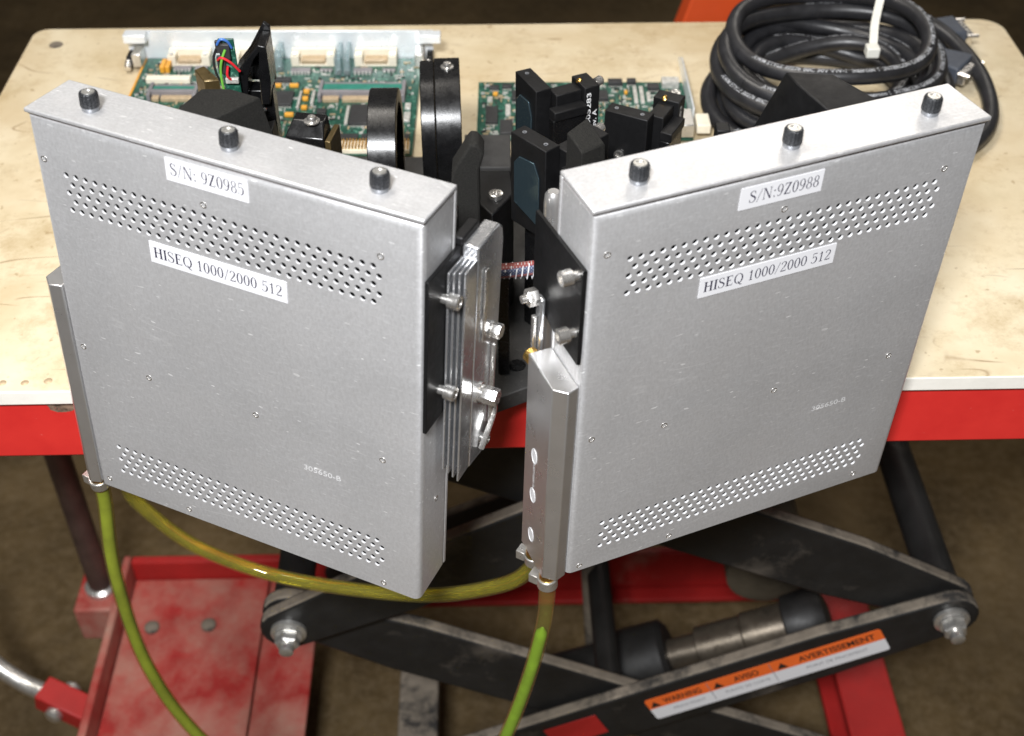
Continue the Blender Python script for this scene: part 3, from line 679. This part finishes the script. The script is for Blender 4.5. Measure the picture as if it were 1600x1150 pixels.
# ------------------------------------------------------------------ base plate with posts
bp = thing('optics_base_plate', 'dark grey metal plate on the board between and behind the modules', 'base plate')
PT = .0127
MB().prism([(-.0260, .5615), (.2300, .6985), (.150, .8450), (-.2200, .8450), (-.2350, .7000)], .0002, PT, 'z').build('plate', 'plate', bp, .0008)
MB().lathe((0, 0, 0), (0, 0, 1), [(.0058, .00005), (.0058, .0001), (0, .0001)], 20).build('plugged_hole', 'anod', bp, loc=(.0030, .6010, PT))
for a, b in (((-.0085, .592, PT), (-.0015, .604, .092)), ((.0215, .615, PT), (.0300, .628, .088)), ((-.0440, .540, -.012+.0127), (-.0280, .556, .165)), ((.165, .598, PT), (.185, .612, .15)), ((-.205, .600, .001), (-.19, .612, .15))):
    MB().box(a, b).build('support_post', 'anod', bp, .0008)
MB().box((-.0360, .798, PT), (-.0010, .844, .0330)).build('rail_block', 'plate', bp, .0008)
MB().prism([(-.0250, .690), (-.0010, .690), (.0010, .664), (-.0120, .640), (-.0220, .655)], PT, .100, 'z').build('clamp_block', 'anodm', bp, .001)
cap_screw((-.0099, .6600, .0985), (0, 0, 1), bp, r=.0045, L=.005, sp=.0005)
MB().lathe((.0218, .5600, PT), (0, 0, 1), [(.0052, 0), (.0052, .150), (.0046, .156), (.0030, .158)], 20).build('silver_post', 'mach', bp)

# ------------------------------------------------------------------ optics mounts
def corner_mount(label, ox, oy, yaw, top, txt=True, mirror=True, knob=True):
    t = thing('mirror_mount', label, 'mirror mount', (ox, oy, PT), (0, 0, R(yaw)), 'black mirror mounts behind the modules')
    h = top-PT; zb = h-.062
    MB().box((0, -.030, zb), (.0112, 0, h)).build('leg_block', 'anodm', t, .0006)
    MB().box((.0114, -.0365, zb), (.0300, -.0255, h-.0025)).build('back_arm', 'anodm', t, .0006)
    MB().prism([(.0060, h-.016), (.0298, h-.016), (.0298, h-.0095), (.0060, h-.0095)], -.0450, -.0367, 'y').build('front_ledge', 'anodm', t, .0006)
    MB().box((.0060, -.0436, zb), (.0298, -.0367, h-.0162)).build('front_block', 'anod', t, .0006)
    e = MB().box((.0301, -.0400, zb), (.0412, -.0215, h)).build('end_block', 'anodm', t, .0006)
    if not mirror:
        for yy, zz in ((-.0120, h-.0300), (-.0140, h-.0420)):
            MB().lathe((-.0002, yy, zz), (-1, 0, 0), [(.0034, 0), (.0034, .0014), (.0019, .0014), (.0017, .0002), (0, .0002)], 16).build('ring_nut', 'steel', t)
    for yy in (-.024, -.006): MB().lathe((.0056, yy, h), (0, 0, 1), [(.0014, 0), (.0014, .0003), (.0008, .0003), (.0006, -.0002), (0, -.0002)], 12).build('set_screw', 'collar', t)
    if txt:
        for k, (s_, w_) in enumerate((('15005283', .030), ('Rev. A', .017))):
            vs, fs = text_fit(s_, 0, 0, w_, .0032, .01)
            flat('lettering', vs, fs, lambda u, v, k=k: (.0348+.0046*k-v, -.0402, h-.034+u), 'silk', e)
    if mirror:
        poly = [(-.0255, h-.054), (-.0040, h-.046), (-.0040, h-.018), (-.0085, h-.0125), (-.0210, h-.0115), (-.0255, h-.0200)]
        MB().prism(poly, -.0012, -.0001, 'x').build('mirror_glass', 'mirror', t, .0003)
    MB().lathe((.0330, -.0290, h-.0022), (-.55, 0, .8), [(.0021, 0), (.0021, .0030), (.0012, .0036)], 12).build('brass_screw', 'brass', t)
    if knob: MB().lathe((.0413, -.0265, h-.0075), (1, .25, .1), [(.0012, 0), (.0012, .005), (.0031, .0052), (.0033, .0095), (.0028, .0102)], 16).build('adjuster_screw', 'steel', t)
    MB().box((.006, -.038, 0), (.034, -.006, zb-.0004)).build('pedestal', 'anod', t, .0008)
    return t
corner_mount('upright black mirror mount lettered 15005283 in front of the small green board', .0021, .7505, 26, .137)
corner_mount('black mirror mount touching the top edge of the right module, lettering turned aside', .0600, .7270, 63, .122, True, False, False)
corner_mount('black mirror mount with bluish glass in the gap between the modules', -.0008, .6455, 42, .155, False)
def foam(label, poly, y0, y1):
    t = MB().prism(poly, y0, y1, 'y').build('foam_wedge', 'matte', None, .0015); return tag(t, label, 'wedge', 'black speckled wedges')
foam('tall black speckled wedge beside the top right corner of the left module', [(-.0345, PT), (-.0170, PT), (-.0183, .127), (-.0180, .1574), (-.0152, .1677), (-.0189, .1738), (-.0231, .1742), (-.0334, .1562), (-.0345, .1435)], .600, .616)
t = MB().hull([(.0305, .6118, .175), (.0423, .6278, .175), (.0512, .6081, .170), (.0381, .5956, .172), (.0290, .6125, PT), (.0423, .632, PT), (.0600, .604, PT), (.0400, .592, PT)]).build('foam_wedge', 'matte', None, .001)
tag(t, 'black speckled four sided wedge behind the left end of the right module', 'wedge', 'black speckled wedges')
MBc = MB().hull([(.1556, .6517, .190), (.1820, .6490, .190), (.2030, .6230, .188), (.1750, .6130, .186), (.1594, .6381, .190), (.1130, .715, PT), (.215, .712, PT), (.222, .665, PT), (.175, .604, PT), (.130, .640, PT)])
cv = thing('beam_cover', 'black faceted cover rising behind the right module before the cable coil', 'cover', (.16, .66, PT))
MBc.v = [(x-.16, y-.66, z-PT) for x, y, z in MBc.v]
MBc.build('cover', 'anodm', cv, .0008)
MB().box((-.036, .012, 0), (-.0275, .022, .127)).build('side_stop', 'anodm', cv, .0008)
t = MB().hull([(-.1954, .6583, .163), (-.1850, .6778, .165), (-.1678, .6778, .165), (-.1494, .6695, .164), (-.1718, .6474, .163), (-.2000, .655, PT), (-.185, .690, PT), (-.135, .690, PT), (-.120, .668, PT), (-.165, .640, PT)]).build('foam_wedge', 'matte', None, .001)
tag(t, 'black flat topped wedge behind the left thumb screws of the left module', 'wedge', 'black speckled wedges')
# folded arm with wires
fa = thing('arched_mount', 'upright black arched mount with wires beside the big green board', 'lens mount', (-.155, .705, PT))
poly = [(-.1717, .1473), (-.1630, .1473), (-.1612, .1609), (-.1566, .1712), (-.1530, .1755), (-.1548, .1605), (-.1556, .1406), (-.1504, .1406), (-.1480, .1561), (-.1480, .1800), (-.1531, .1808), (-.1698, .1609)]
MB().prism([(x+.155, z-PT) for x, z in poly], -.004, .016, 'y').build('arched_plate', 'anod', fa, .0006)
MB().box((-.0170, .002, 0), (.0060, .014, .1345)).build('stem', 'anod', fa, .0008)
MB().prism([(-.0160, .1340), (.0062, .1340), (.0066, .1700), (.0030, .1730), (-.0130, .1470)], .0162, .0200, 'y').build('inner_wall', 'anod', fa, .0006)
MB().lathe((.0010, -.0042, .125), (0, -1, 0), [(.0012, 0), (.0012, .0006), (0, .0008)], 10).build('pin', 'steel', fa)
wi = thing('wire_connector', 'small circuit with coloured wires clinging to the black arched mount', 'connector', (-.1745, .700, .135))
MB().box((-.0010, -.0030, 0), (.0085, -.0015, .052)).build('small_board', 'pcb', wi, .0003)
for a, b in (((-.0030, -.0050, .030), (.0020, -.0032, .042)), ((.0005, -.0062, .040), (.0060, -.0032, .050)), ((-.0025, -.0056, .044), (.0015, -.0032, .052))):
    MB().box(a, b).build('plug', 'chip', wi, .0006)
MB().box((.0005, -.0060, .024), (.0085, -.0032, .0275)).build('terminal_strip', 'smd', wi, .0004)
for m, ps in (('wr', [(-.0020, -.006, .040), (.0010, -.008, .0425), (.0060, -.0075, .039), (.0100, -.005, .032)]), ('wg', [(.0035, -.0065, .047), (.0005, -.0075, .040), (-.0015, -.006, .030), (-.0010, -.006, .016), (.0002, -.004, .004)]),
              ('wb', [(-.0010, -.0060, .050), (.0020, -.0070, .054), (.0055, -.006, .052), (.0070, -.004, .047)]), ('wk', [(-.0020, -.0055, .047), (-.0045, -.006, .040), (-.0040, -.006, .030), (-.0015, -.004, .022)]), ('wr', [(.0035, -.006, .036), (.0025, -.007, .030), (.0045, -.005, .026)])):
    MB().tube(spline(ps, 6), .0008, 8).build('wire', m, wi)
t = MB().hull([(-.2114, .7659, .130), (-.206, .7712, .130), (-.193, .7556, .128), (-.2032, .7538, .128), (-.2100, .762, PT), (-.206, .768, PT), (-.193, .752, PT), (-.2032, .750, PT)]).build('filter_block', ['bronze'], None, .0008)
tag(t, 'small bronze brown block at the left of the arched mount', 'filter')
def ring_mount(label, cx, cy, cz, yaw, rings, foot, scr=None, mats=('anod', 'bronze')):
    t = thing('lens_mount', label, 'lens mount', (cx, cy, PT), (0, 0, R(yaw)), 'black lens mounts behind the left module')
    c = cz-PT
    for k, (x0, x1, r, ri, top) in enumerate(rings):
        # outer profile: circle with flat top block
        N = 40; out = []
        for i in range(N):
            a = 2*math.pi*i/N; y = r*math.cos(a); z = r*math.sin(a)
            z = min(z, top); out.append((y, z+c))
        inn = [(ri*math.cos(2*math.pi*i/N), ri*math.sin(2*math.pi*i/N)+c) for i in range(N)]
        mb = MB(); vs = [(x0, y, z) for y, z in out]+[(x1, y, z) for y, z in out]+[(x0, y, z) for y, z in inn]+[(x1, y, z) for y, z in inn]
        fo = [(i, (i+1) % N, N+(i+1) % N, N+i) for i in range(N)]; fi = [(2*N+i, 3*N+i, 3*N+(i+1) % N, 2*N+(i+1) % N) for i in range(N)]
        fa_ = [(i, 2*N+i, 2*N+(i+1) % N, (i+1) % N) for i in range(N)]; fb = [(N+i, N+(i+1) % N, 3*N+(i+1) % N, 3*N+i) for i in range(N)]
        mb.add(vs, fo+fi+fa_, 0); mb.f += fb; mb.m += [1]*N
        mb.build('ring', list(mats), t, .0006)
    a_, b_, _, ri_, _ = rings[-1]
    MB().lathe(((a_+b_)/2-.002, 0, c), (1, 0, 0), [(ri_*.98, 0), (ri_*.98, .004), (ri_*.5, .006), (0, .0065)], 28).build('lens', 'anod', t)
    x0, x1, yw, zt = foot
    MB().box((x0, -yw, 0), (x1, yw, zt)).build('foot', 'anod', t, .0008)
    if scr: 
        mb = MB().lathe(scr, (0, 0, 1), [(.0046, 0), (.0046, .0008), (.0030, .0010), (.0030, .0022), (.0026, .0034), (.0016, .0036), (.0014, .002), (0, .002)], 18)
        mb.build('clamp_screw', 'steel', t)
    return t
ring_mount('large double black lens ring right of the big green board', -.0635, .790, .0736, 3, [(0, .0098, .0440, .030, .0428), (.0100, .0275, .0455, .030, .0444)], (.002, .0255, .020, .030), (.0190, .000, .1053))
ring_mount('medium black lens ring with a bronze side before the big green board', -.0955, .7525, .0745, 1, [(0, .0190, .0430, .034, .0425)], (.002, .017, .018, .026), None)
MB().lathe((-.0855, .7535, .1171), (0, 0, 1), [(.0016, 0), (.0016, .0004), (0, .0006)], 12).build('set_screw', 'steel', [o for o in COL.objects if o.name == 'lens_mount.001'][0]).matrix_parent_inverse = Matrix.Identity(4)
_p = [o for o in COL.objects if o.name == 'set_screw'][0]; _p.parent = None
bpy.context.view_layer.update(); _q = [o for o in COL.objects if o.name == 'lens_mount.001'][0]; _p.parent = _q; _p.matrix_parent_inverse = _q.matrix_world.inverted()
t = thing('lens_mount', 'low black lens mount with one screw behind the middle of the left module', 'lens mount', (-.125, .680, PT), (0, 0, R(-10)), 'black lens mounts behind the left module')
MB().hull([(-.0120, -.0090, .1220), (.0125, -.0090, .1220), (-.0085, -.001, .1300), (.0110, -.001, .1300), (-.0085, .008, .1300), (.0110, .008, .1300), (-.012, -.009, .095), (.0125, -.009, .095), (-.012, .014, .095), (.0125, .014, .095)]).build('block', 'anod', t, .0008)
MB().box((.0128, -.0085, .085), (.0165, .0125, .1210)).build('bronze_edge', 'bronze', t, .0006)
MB().box((-.010, -.0085, 0), (.012, .012, .0945)).build('pedestal', 'anod', t, .0008)
MB().lathe((.0040, -.002, .1301), (0, 0, 1), [(.0050, 0), (.0050, .0008), (.0030, .0010), (.0030, .0026), (.0024, .0036), (.0014, .0036), (.0012, .002), (0, .002)], 18).build('clamp_screw', 'steel', t)
t = MB().hull([(-.152, .676, .135), (-.146, .676, .137), (-.146, .690, .137), (-.152, .690, .135), (-.152, .676, PT), (-.138, .676, PT), (-.138, .690, PT), (-.152, .690, PT)]).build('stop_block', 'anodm', None, .0008)
tag(t, 'narrow black stop block right of the flat topped wedge', 'block')

# ------------------------------------------------------------------ braided cable in the gap
bc = thing('braided_cable', 'short braided red and blue cable crossing the gap between the modules', 'cable', (-.034, .583, .099))
MB().tube(spline([(0, .002, -.002), (.015, .001, 0), (.035, .002, .001), (.058, .006, .001), (.078, .012, -.004)], 6), .0044, 14).build('sleeve', 'braid', bc)
th = [(.0265+.0001*i, .0018-.0047*math.cos(i*.19), .0007+.0047*math.sin(i*.19)) for i in range(0, 290, 6)]
MB().tube(th, .0004, 6).build('white_thread', 'white', bc)

# ------------------------------------------------------------------ circuit boards
def circuit(label, x0, y0, x1, y1, comps, scatter, extra):
    cx, cy = (x0+x1)/2, (y0+y1)/2
    t = thing('circuit_board', label, 'circuit board', (cx, cy, 0), (0, 0, 0), 'green circuit boards lying on the cream board')
    MB().box((x0-cx, y0-cy, .0022), (x1-cx, y1-cy, .0038)).build('board', 'pcb', t, .0002)
    zt = .0038
    for kind, a, b, c, d, h in comps:
        a -= cx; c -= cx; b -= cy; d -= cy
        if kind == 'chip':
            o = MB().box((a, b, zt+.0004), (c, d, zt+h)).build('chip', 'chip', t, .0003)
            pm = MB(); n = max(3, int((c-a)/.0016)); q = (c-a)/n
            for i in range(n):
                for yy, s_ in ((b, -1), (d, 1)): pm.box((a+q*(i+.25), min(yy, yy+s_*.0016), zt), (a+q*(i+.75), max(yy, yy+s_*.0016), zt+.0008))
            pm.build('chip_pins', 'smd', o, 0, 0)
        elif kind == 'capacitor': MB().box((a, b, zt), (c, d, zt+h)).build('capacitor', 'cap', t, .0005)
        elif kind == 'connector':
            o = MB().box((a, b, zt), (c, d, zt+.002)).box((a, d-.004, zt+.002), (c, d, zt+h)).box((a, b, zt+.002), (a+.007, d-.0042, zt+h*.9)).box((c-.007, b, zt+.002), (c, d-.0042, zt+h*.9)).build('connector', 'cream', t, .0004)
            MB().box((a+.0085, b+.0005, zt+.002), (c-.0085, d-.0045, zt+.0055)).build('contacts', 'tan', o, .0003)
            for xx in (a+.0035, c-.0035): MB().cyl((xx, b+.003, zt+h*.9), (xx, b+.003, zt+h*.9+.0012), .0022, 12).build('screw', 'steel', o)
        elif kind == 'light_pipe': MB().box((a, b, zt), (c, b+.010, zt+h)).box((a+.001, b+.010, zt+h*.5), (c-.001, d, zt+h)).build('light_pipe', 'clear', t, .0008)
        elif kind == 'pin_row':
            o = MB().box((a, b+.002, zt), (c, d-.002, zt+h)).build('pin_row', 'slotg', t, .0002)
            n = max(3, int((c-a)/.0028)); pm = MB()
            for i in range(n): xx = a+(c-a)*(i+.5)/n; pm.box((xx-.0007, b, zt), (xx+.0007, b+.0018, zt+h*.9))
            pm.build('pins', 'smd', o, 0, 0)
        elif kind == 'slot':
            o = MB().box((a, b, zt), (a+.003, d, zt+h)).box((c-.003, b, zt), (c, d, zt+h)).box((a+.003, d-.004, zt), (c-.003, d, zt+h*.7)).box((a+.003, b+.006, zt), (c-.003, b+.010, zt+h)).build('socket', 'slotg', t, .0004)
            MB().box((a+.0032, b+.0102, zt+.001), (c-.0032, d-.0042, zt+h*.8)).build('memory_card', 'teal', o, .0003)
            MB().box((a+.004, b, zt), (a+(c-a)*.24, b+.0058, zt+h*.5)).box((a+(c-a)*.28, b, zt), (c-.004, b+.0058, zt+h*.5)).build('contacts', 'tan', o, .0003)
        elif kind == 'white_bar': MB().box((a, b-.002, zt), (c, d+.002, zt+h)).build('white_bar', 'cream', t, .0006)
        elif kind == 'pin_block':
            o = MB().box((a, b, zt), (c, d, zt+h*.6)).build('pin_block', 'cream', t, .0003)
            pm = MB(); n = int((c-a)/.0025)
            for i in range(n):
                for j in range(5): xx = a+(c-a)*(i+.5)/n; yy = b+(d-b)*(j+.5)/5; pm.box((xx-.0006, yy-.0006, zt+h*.6), (xx+.0006, yy+.0006, zt+h*1.05))
            pm.build('pins', 'gold', o, 0, 0)['kind'] = 'stuff'
        elif kind == 'tab': MB().box((a, b, zt), (c, d, zt+h)).build('tab', 'smd', t, .0003)
    sm = MB(); rnd = random.Random(len(comps))
    for i in range(scatter):
        xx = rnd.uniform(x0+.004, x1-.004)-cx; yy = rnd.uniform(y0+.004, y1-.004)-cy
        if any(a-cx-.002 < xx < c-cx+.002 and b-cy-.002 < yy < d-cy+.002 for k, a, b, c, d, h in comps): continue
        wx, wy = rnd.choice(((.0010, .0005), (.0005, .0010), (.0016, .0008), (.0008, .0014), (.0024, .0004), (.0004, .0024)))
        sm.box((xx-wx, yy-wy, zt), (xx+wx, yy+wy, zt+.0011), rnd.choice((0, 0, 1, 2)))
    o = sm.build('surface_parts', ['smd', 'tan', 'chip'], t, 0, 0); o['kind'] = 'stuff'
    extra(t, cx, cy, zt)
    return t
P1 = [('connector', -0.1919, 1.0040, -0.1542, 1.0190, 0.011), ('connector', -0.1368, 1.0040, -0.1003, 1.0190, 0.011), ('connector', -0.2990, 1.0040, -0.2626, 1.0190, 0.011), ('connector', -0.2438, 1.0040, -0.2078, 1.0190, 0.011), ('light_pipe', -0.1525, 0.9879, -0.1467, 1.0195, 0.016), ('light_pipe', -0.1450, 0.9879, -0.1392, 1.0195, 0.016), ('light_pipe', -0.2049, 0.9946, -0.1982, 1.0195, 0.016),
 ('pin_row', -0.191, 0.989, -0.1739, 0.9993, 0.003), ('pin_row', -0.1368, 0.989, -0.1208, 0.9993, 0.003), ('pin_row', -0.1664, 0.9924, -0.1553, 1.0, 0.002), ('pin_row', -0.1121, 0.9925, -0.101, 1.0001, 0.002), ('pin_row', -0.2934, 0.9945, -0.2779, 1.0044, 0.002), ('pin_row', -0.2751, 0.9945, -0.264, 1.0044, 0.002),
 ('capacitor', -0.2024, 0.9668, -0.1959, 0.9702, 0.003), ('capacitor', -0.1888, 0.9669, -0.1812, 0.9702, 0.003), ('capacitor', -0.1756, 0.9561, -0.1707, 0.9604, 0.003), ('capacitor', -0.1752, 0.9444, -0.1704, 0.9486, 0.003), ('capacitor', -0.1745, 0.9297, -0.1697, 0.9339, 0.003), ('capacitor', -0.1867, 0.9185, -0.1794, 0.9225, 0.003), ('capacitor', -0.3039, 0.9922, -0.3, 1.0076, 0.006), ('capacitor', -0.2994, 0.9922, -0.2956, 1.0076, 0.006),
 ('chip', -0.2046, 0.9349, -0.1832, 0.9572, 0.003), ('chip', -0.2081, 0.9745, -0.1889, 0.9812, 0.003), ('chip', -0.133, 0.9044, -0.1052, 0.935, 0.003), ('chip', -0.161, 0.9215, -0.1531, 0.9287, 0.003), ('chip', -0.1417, 0.8788, -0.1232, 0.8886, 0.003), ('chip', -0.1206, 0.8788, -0.1027, 0.8886, 0.003), ('chip', -0.0976, 0.8788, -0.0822, 0.8886, 0.003),
 ('slot', -0.1621, 0.9423, -0.0895, 0.9685, 0.007), ('slot', -0.3049, 0.9432, -0.2636, 0.9646, 0.007), ('white_bar', -0.312, 0.9755, -0.2743, 0.9785, 0.005), ('pin_block', -0.1397, 0.8629, -0.081, 0.8770, 0.006), ('tab', -0.0888, 0.9299, -0.084, 0.9389, 0.002), ('tab', -0.0888, 0.9105, -0.0835, 0.9244, 0.002), ('tab', -0.1785, 0.9297, -0.1764, 0.9572, 0.003), ('tab', -0.1678, 0.937, -0.1652, 0.9583, 0.003),
 ('chip', -0.0999, 0.9065, -0.0904, 0.9319, 0.003), ('chip', -0.251, 0.9369, -0.2403, 0.9475, 0.003), ('tab', -0.1368, 0.9054, -0.1341, 0.9346, 0.002)]
def ex1(t, cx, cy, zt):
    fp = MB().box((-.136, .0800, .0012), (.131, .0825, .0290)).build('front_panel', 'panel', t, .0004, loc=(0, 0, 0))
    for x in (-.136, .119): MB().box((x, .0690, .0225), (x+.019, .0795, .0300)).build('ejector_bracket', 'panel', fp, .0006)
    for x, s_ in ((-.1335, 1), (.1275, -1)):
        MB().box((x-.002, .065, .003), (x+.0035, .0790, .012)).build('ejector_lever', 'anodm', fp, .0008)
        MB().box((x+.008*s_-.004, .061, .0042), (x+.008*s_+.004, .0780, .0165)).build('latch', 'zinc', fp, .0008)
        MB().cyl((x, .057, .005), (x, .0645, .0080), .003, 12).build('captive_screw', 'steel', fp)
    MB().box((-.1228, -.078, .0022), (-.1210, .078, .0042)).build('gold_edge', 'cap', t, .0002)
circuit('large green circuit board with a bright metal front panel behind the left module', -.3205, .8620, -.0790, 1.0195, P1, 1500, ex1)
P2 = [('chip', -0.0217, 0.9066, -0.0117, 0.932, 0.003), ('chip', -0.01, 0.8898, 0.0004, 0.9106, 0.003), ('tab', -0.0205, 0.9425, -0.0162, 0.9495, 0.002), ('chip', -0.0002, 0.9425, 0.0051, 0.9567, 0.004), ('tab', 0.1021, 0.9395, 0.1053, 0.9669, 0.002), ('tab', 0.1074, 0.9395, 0.1107, 0.9669, 0.002), ('tab', 0.1129, 0.9426, 0.1162, 0.957, 0.002), ('chip', 0.0706, 0.9426, 0.0803, 0.9568, 0.004), ('chip', 0.1146, 0.9608, 0.1244, 0.9685, 0.004), ('capacitor', -0.0160, 0.9526, -0.0119, 0.9558, 0.003), ('capacitor', 0.0946, 0.9554, 0.0973, 0.9586, 0.003), ('tab', -0.0054, 0.9197, -0.0012, 0.9369, 0.002), ('chip', 0.0817, 0.9689, 0.0938, 0.9765, 0.004), ('chip', 0.0979, 0.9711, 0.1055, 0.9771, 0.004), ('tab', 0.1271, 0.9657, 0.1414, 0.9757, 0.006), ('chip', 0.0499, 0.9218, 0.0657, 0.9269, 0.003), ('chip', -0.0191, 0.9618, -0.011, 0.9672, 0.003), ('chip', -0.0083, 0.964, -0.0002, 0.9694, 0.003)]
def ex2(t, cx, cy, zt):
    MB().prism([(.907, .001), (1.020, .001), (1.020, .0045), (1.0, .0150), (.907, .0190)], .1462, .1474, 'x').build('slot_bracket', 'panel', t, .0002).location = (-cx, -cy, 0)
    MB().box((.1300, .886, .0042), (.1455, .912, .0160)).build('cable_socket', 'zinc', t, .0008).location = (-cx, -cy, 0)
    MB().box((.1480, .889, .0060), (.1590, .908, .0140)).build('socket_mouth', 'cream', t, .0008).location = (-cx, -cy, 0)
    MB().lathe((.1360-cx, .9500-cy, zt), (0, 0, 1), [(.0050, 0), (.0050, .006), (.0034, .0065), (.0034, .0058), (.0020, .005), (0, .005)], 18).build('coaxial_socket', 'steel', t)
circuit('small green circuit board with a thin metal slot bracket near the table centre', -.0285, .8850, .1455, .9770, P2, 800, ex2)

# ------------------------------------------------------------------ cable coil
def coil():
    t = thing('cable_coil', 'coiled thick black cable with white lettering and a nylon tie', 'cable', (.257, .945, 0))
    C = Vector((.257, .945, 0)); rc_ = .0066
    def loop_pts(cx, cy, rx, ry, z, tx, ty, rot, a0=0, a1=360, n=64, wob=.0):
        out = []
        for i in range(n+1):
            a = R(a0+(a1-a0)*i/n); x = rx*math.cos(a); y = ry*math.sin(a)
            x2 = x*math.cos(rot)-y*math.sin(rot); y2 = x*math.sin(rot)+y*math.cos(rot)
            out.append(Vector((cx+x2-C.x, cy+y2-C.y, z+tx*x2+ty*y2+wob*math.sin(3*a))))
        return out
    def letter(par, P, s0, phi, txt, size=.0050, r=rc_):
        vs, fs = text_polys(txt, size, .015); fr = frames(P); L = [0]
        for i in range(1, len(P)): L.append(L[-1]+(P[i]-P[i-1]).length)
        def mp(x, y):
            s = min(max(s0+x, 0), L[-1]-1e-6); i = 0
            lo, hi = 0, len(L)-1
            while hi-lo > 1:
                md = (lo+hi)//2
                if L[md] <= s: lo = md
                else: hi = md
            k = (s-L[lo])/(L[hi]-L[lo]); p = P[lo].lerp(P[hi], k); tt = (P[hi]-P[lo]).normalized()
            side = tt.cross(Vector((0, 0, 1))).normalized(); up = side.cross(tt).normalized()
            a = phi+(y-size*.35)/r
            return p+(up*math.sin(a)-side*-math.cos(a)*-1)*(r+.00012) if False else p+(side*math.cos(a)+up*math.sin(a))*(r+.00012)
        flat('jacket_lettering', vs, fs, lambda x, y: tuple(mp(x, y)), 'cprint', par)
    specs = [  # cx, cy, rx, ry, z, tiltx, tilty, rot
        (.2580, .936, .0960, .0800, .0095, .00, .02, .1), (.2720, .944, .0880, .0800, .0205, .03, .02, .35), (.2520, .944, .0760, .0700, .0080, 0, .05, -.1),
        (.2540, .940, .0860, .0820, .0330, -.06, .04, -.3), (.2660, .956, .0760, .0690, .0330, .04, .0, -.2), (.2620, .948, .0900, .0720, .0450, -.05, .07, .25), (.2600, .958, .0790, .0700, .0580, .02, .05, 0),
        (.2500, .938, .0780, .0560, .0235, .06, .03, .5), (.2680, .948, .0700, .0560, .0200, -.08, .05, -.45)]
    for k, sp in enumerate(specs):
        P = loop_pts(*sp, 200, 560, 72, .0028)
        o = MB().tube(P, rc_, 14).build('cable_loop', 'rubber', t)
        tx = '  AWM STYLE 20276 80C 30V VW-1  Intercon 1  INTERCON CAMERA LINK  '
        if k in (6, 5, 3, 0, 7, 8): letter(o, P, .012, R(76), tx*2, .0052)
    P = spline([Vector(p)-C for p in ((.225, 1.030, .030), (.300, 1.048, .030), (.352, 1.050, .028), (.3790, 1.030, .022), (.3960, .985, .014), (.3960, .936, .0085), (.3800, .890, .0075), (.345, .855, .0075), (.30, .842, .008))], 10)
    o = MB().tube(P, rc_, 14).build('cable_tail', 'rubber', t); letter(o, P, .02, R(80), 'AWM STYLE 20276 80C 30V VW-1  Intercon 1  CAMERA LINK', .0048)
    # plugs
    for (x, y, z, rz, s_) in ((.3760, 1.044, .0140, 8, 1), (.3700, .992, .0125, -38, .9)):
        h = thing_part('plug', t); h.location = (x-C.x, y-C.y, z); h.rotation_euler = (0, 0, R(rz))
        MB().hull([(-.026*s_, -.010, -.008), (.022*s_, -.018, -.008), (.022*s_, .018, -.008), (-.026*s_, .010, -.008), (-.026*s_, -.009, .009), (.022*s_, -.017, .009), (.022*s_, .017, .009), (-.026*s_, .009, .009)]).build('hood', 'hood', h, .0015)
        MB().box((-.046*s_, -.006, -.006), (-.0262*s_, .006, .007)).build('strain_relief', 'hood', h, .0015)
        MB().box((.0222*s_, -.0145, -.006), (.0290*s_, .0145, .006)).build('metal_shell', 'steel', h, .0006)
        for yy in (-.0155, .0155): MB().cyl((.0224*s_, yy, .004), (.033*s_, yy, .004), .0019, 10).build('jack_screw', 'steel', h)
    MB().tube([(.012, -.020, .012), (.022, -.021, .012), (.040, -.023, .012), (.048, -.023, .011)], [.0105, .0115, .0115, .0085], 16).build('ferrite_sleeve', 'rubber', t)
    MB().tube(spline([(.048, -.023, .011), (.062, -.030, .009), (.075, -.035, .008)], 5), .0066, 14).build('cable_end', 'rubber', t)
    # nylon tie round the upper strands
    pts = [Vector((.0310, -.0150, .0600)), Vector((.0335, -.004, .0630)), Vector((.037, .012, .0675)), Vector((.044, .034, .0740)), Vector((.052, .056, .0780)), Vector((.060, .074, .0760)), Vector((.063, .086, .0660)), Vector((.063, .088, .050))]
    P = spline(pts, 6); mb = MB(); vs = []; fs = []
    for i, p in enumerate(P):
        tt = (P[min(i+1, len(P)-1)]-P[max(i-1, 0)]).normalized(); sd = Vector((1, -.25, 0)).normalized(); sd = (sd-tt*sd.dot(tt)).normalized(); nn = sd.cross(tt)
        vs += [p+sd*.0032-nn*.0006, p-sd*.0032-nn*.0006, p-sd*.0032+nn*.0006, p+sd*.0032+nn*.0006]
    for i in range(len(P)-1):
        for k in range(4): fs.append((i*4+k, i*4+(k+1) % 4, i*4+4+(k+1) % 4, i*4+4+k))
    fs += [(0, 1, 2, 3), tuple(len(vs)-4+k for k in range(4))]
    tie = mb.add(vs, fs).build('cable_tie', 'tie', t)
    MB().box((-.0052, -.0052, -.0042), (.0052, .0052, .0042)).build('tie_head', 'tie', tie, .001, loc=(.0302, -.0175, .0590))
coil()
# ------------------------------------------------------------------ orange upright behind the board
ob = thing('steel_upright', 'orange painted steel upright leaning behind the board', 'steel post', (.053, 1.42, -.797), (0, R(15.6), 0))
MB().box((-.030, -.020, .004), (.030, .020, .98)).build('column', 'orange', ob, .002)
MB().box((.0305, -.024, .30), (.036, .024, .97)).build('edge_flange', 'orange', ob, .001)
fp_ = MB().box((-.055, -.045, -.003), (.055, .045, .003)).build('foot_plate', 'orange', ob, .002); fp_.rotation_euler = (0, R(-15.6), 0)
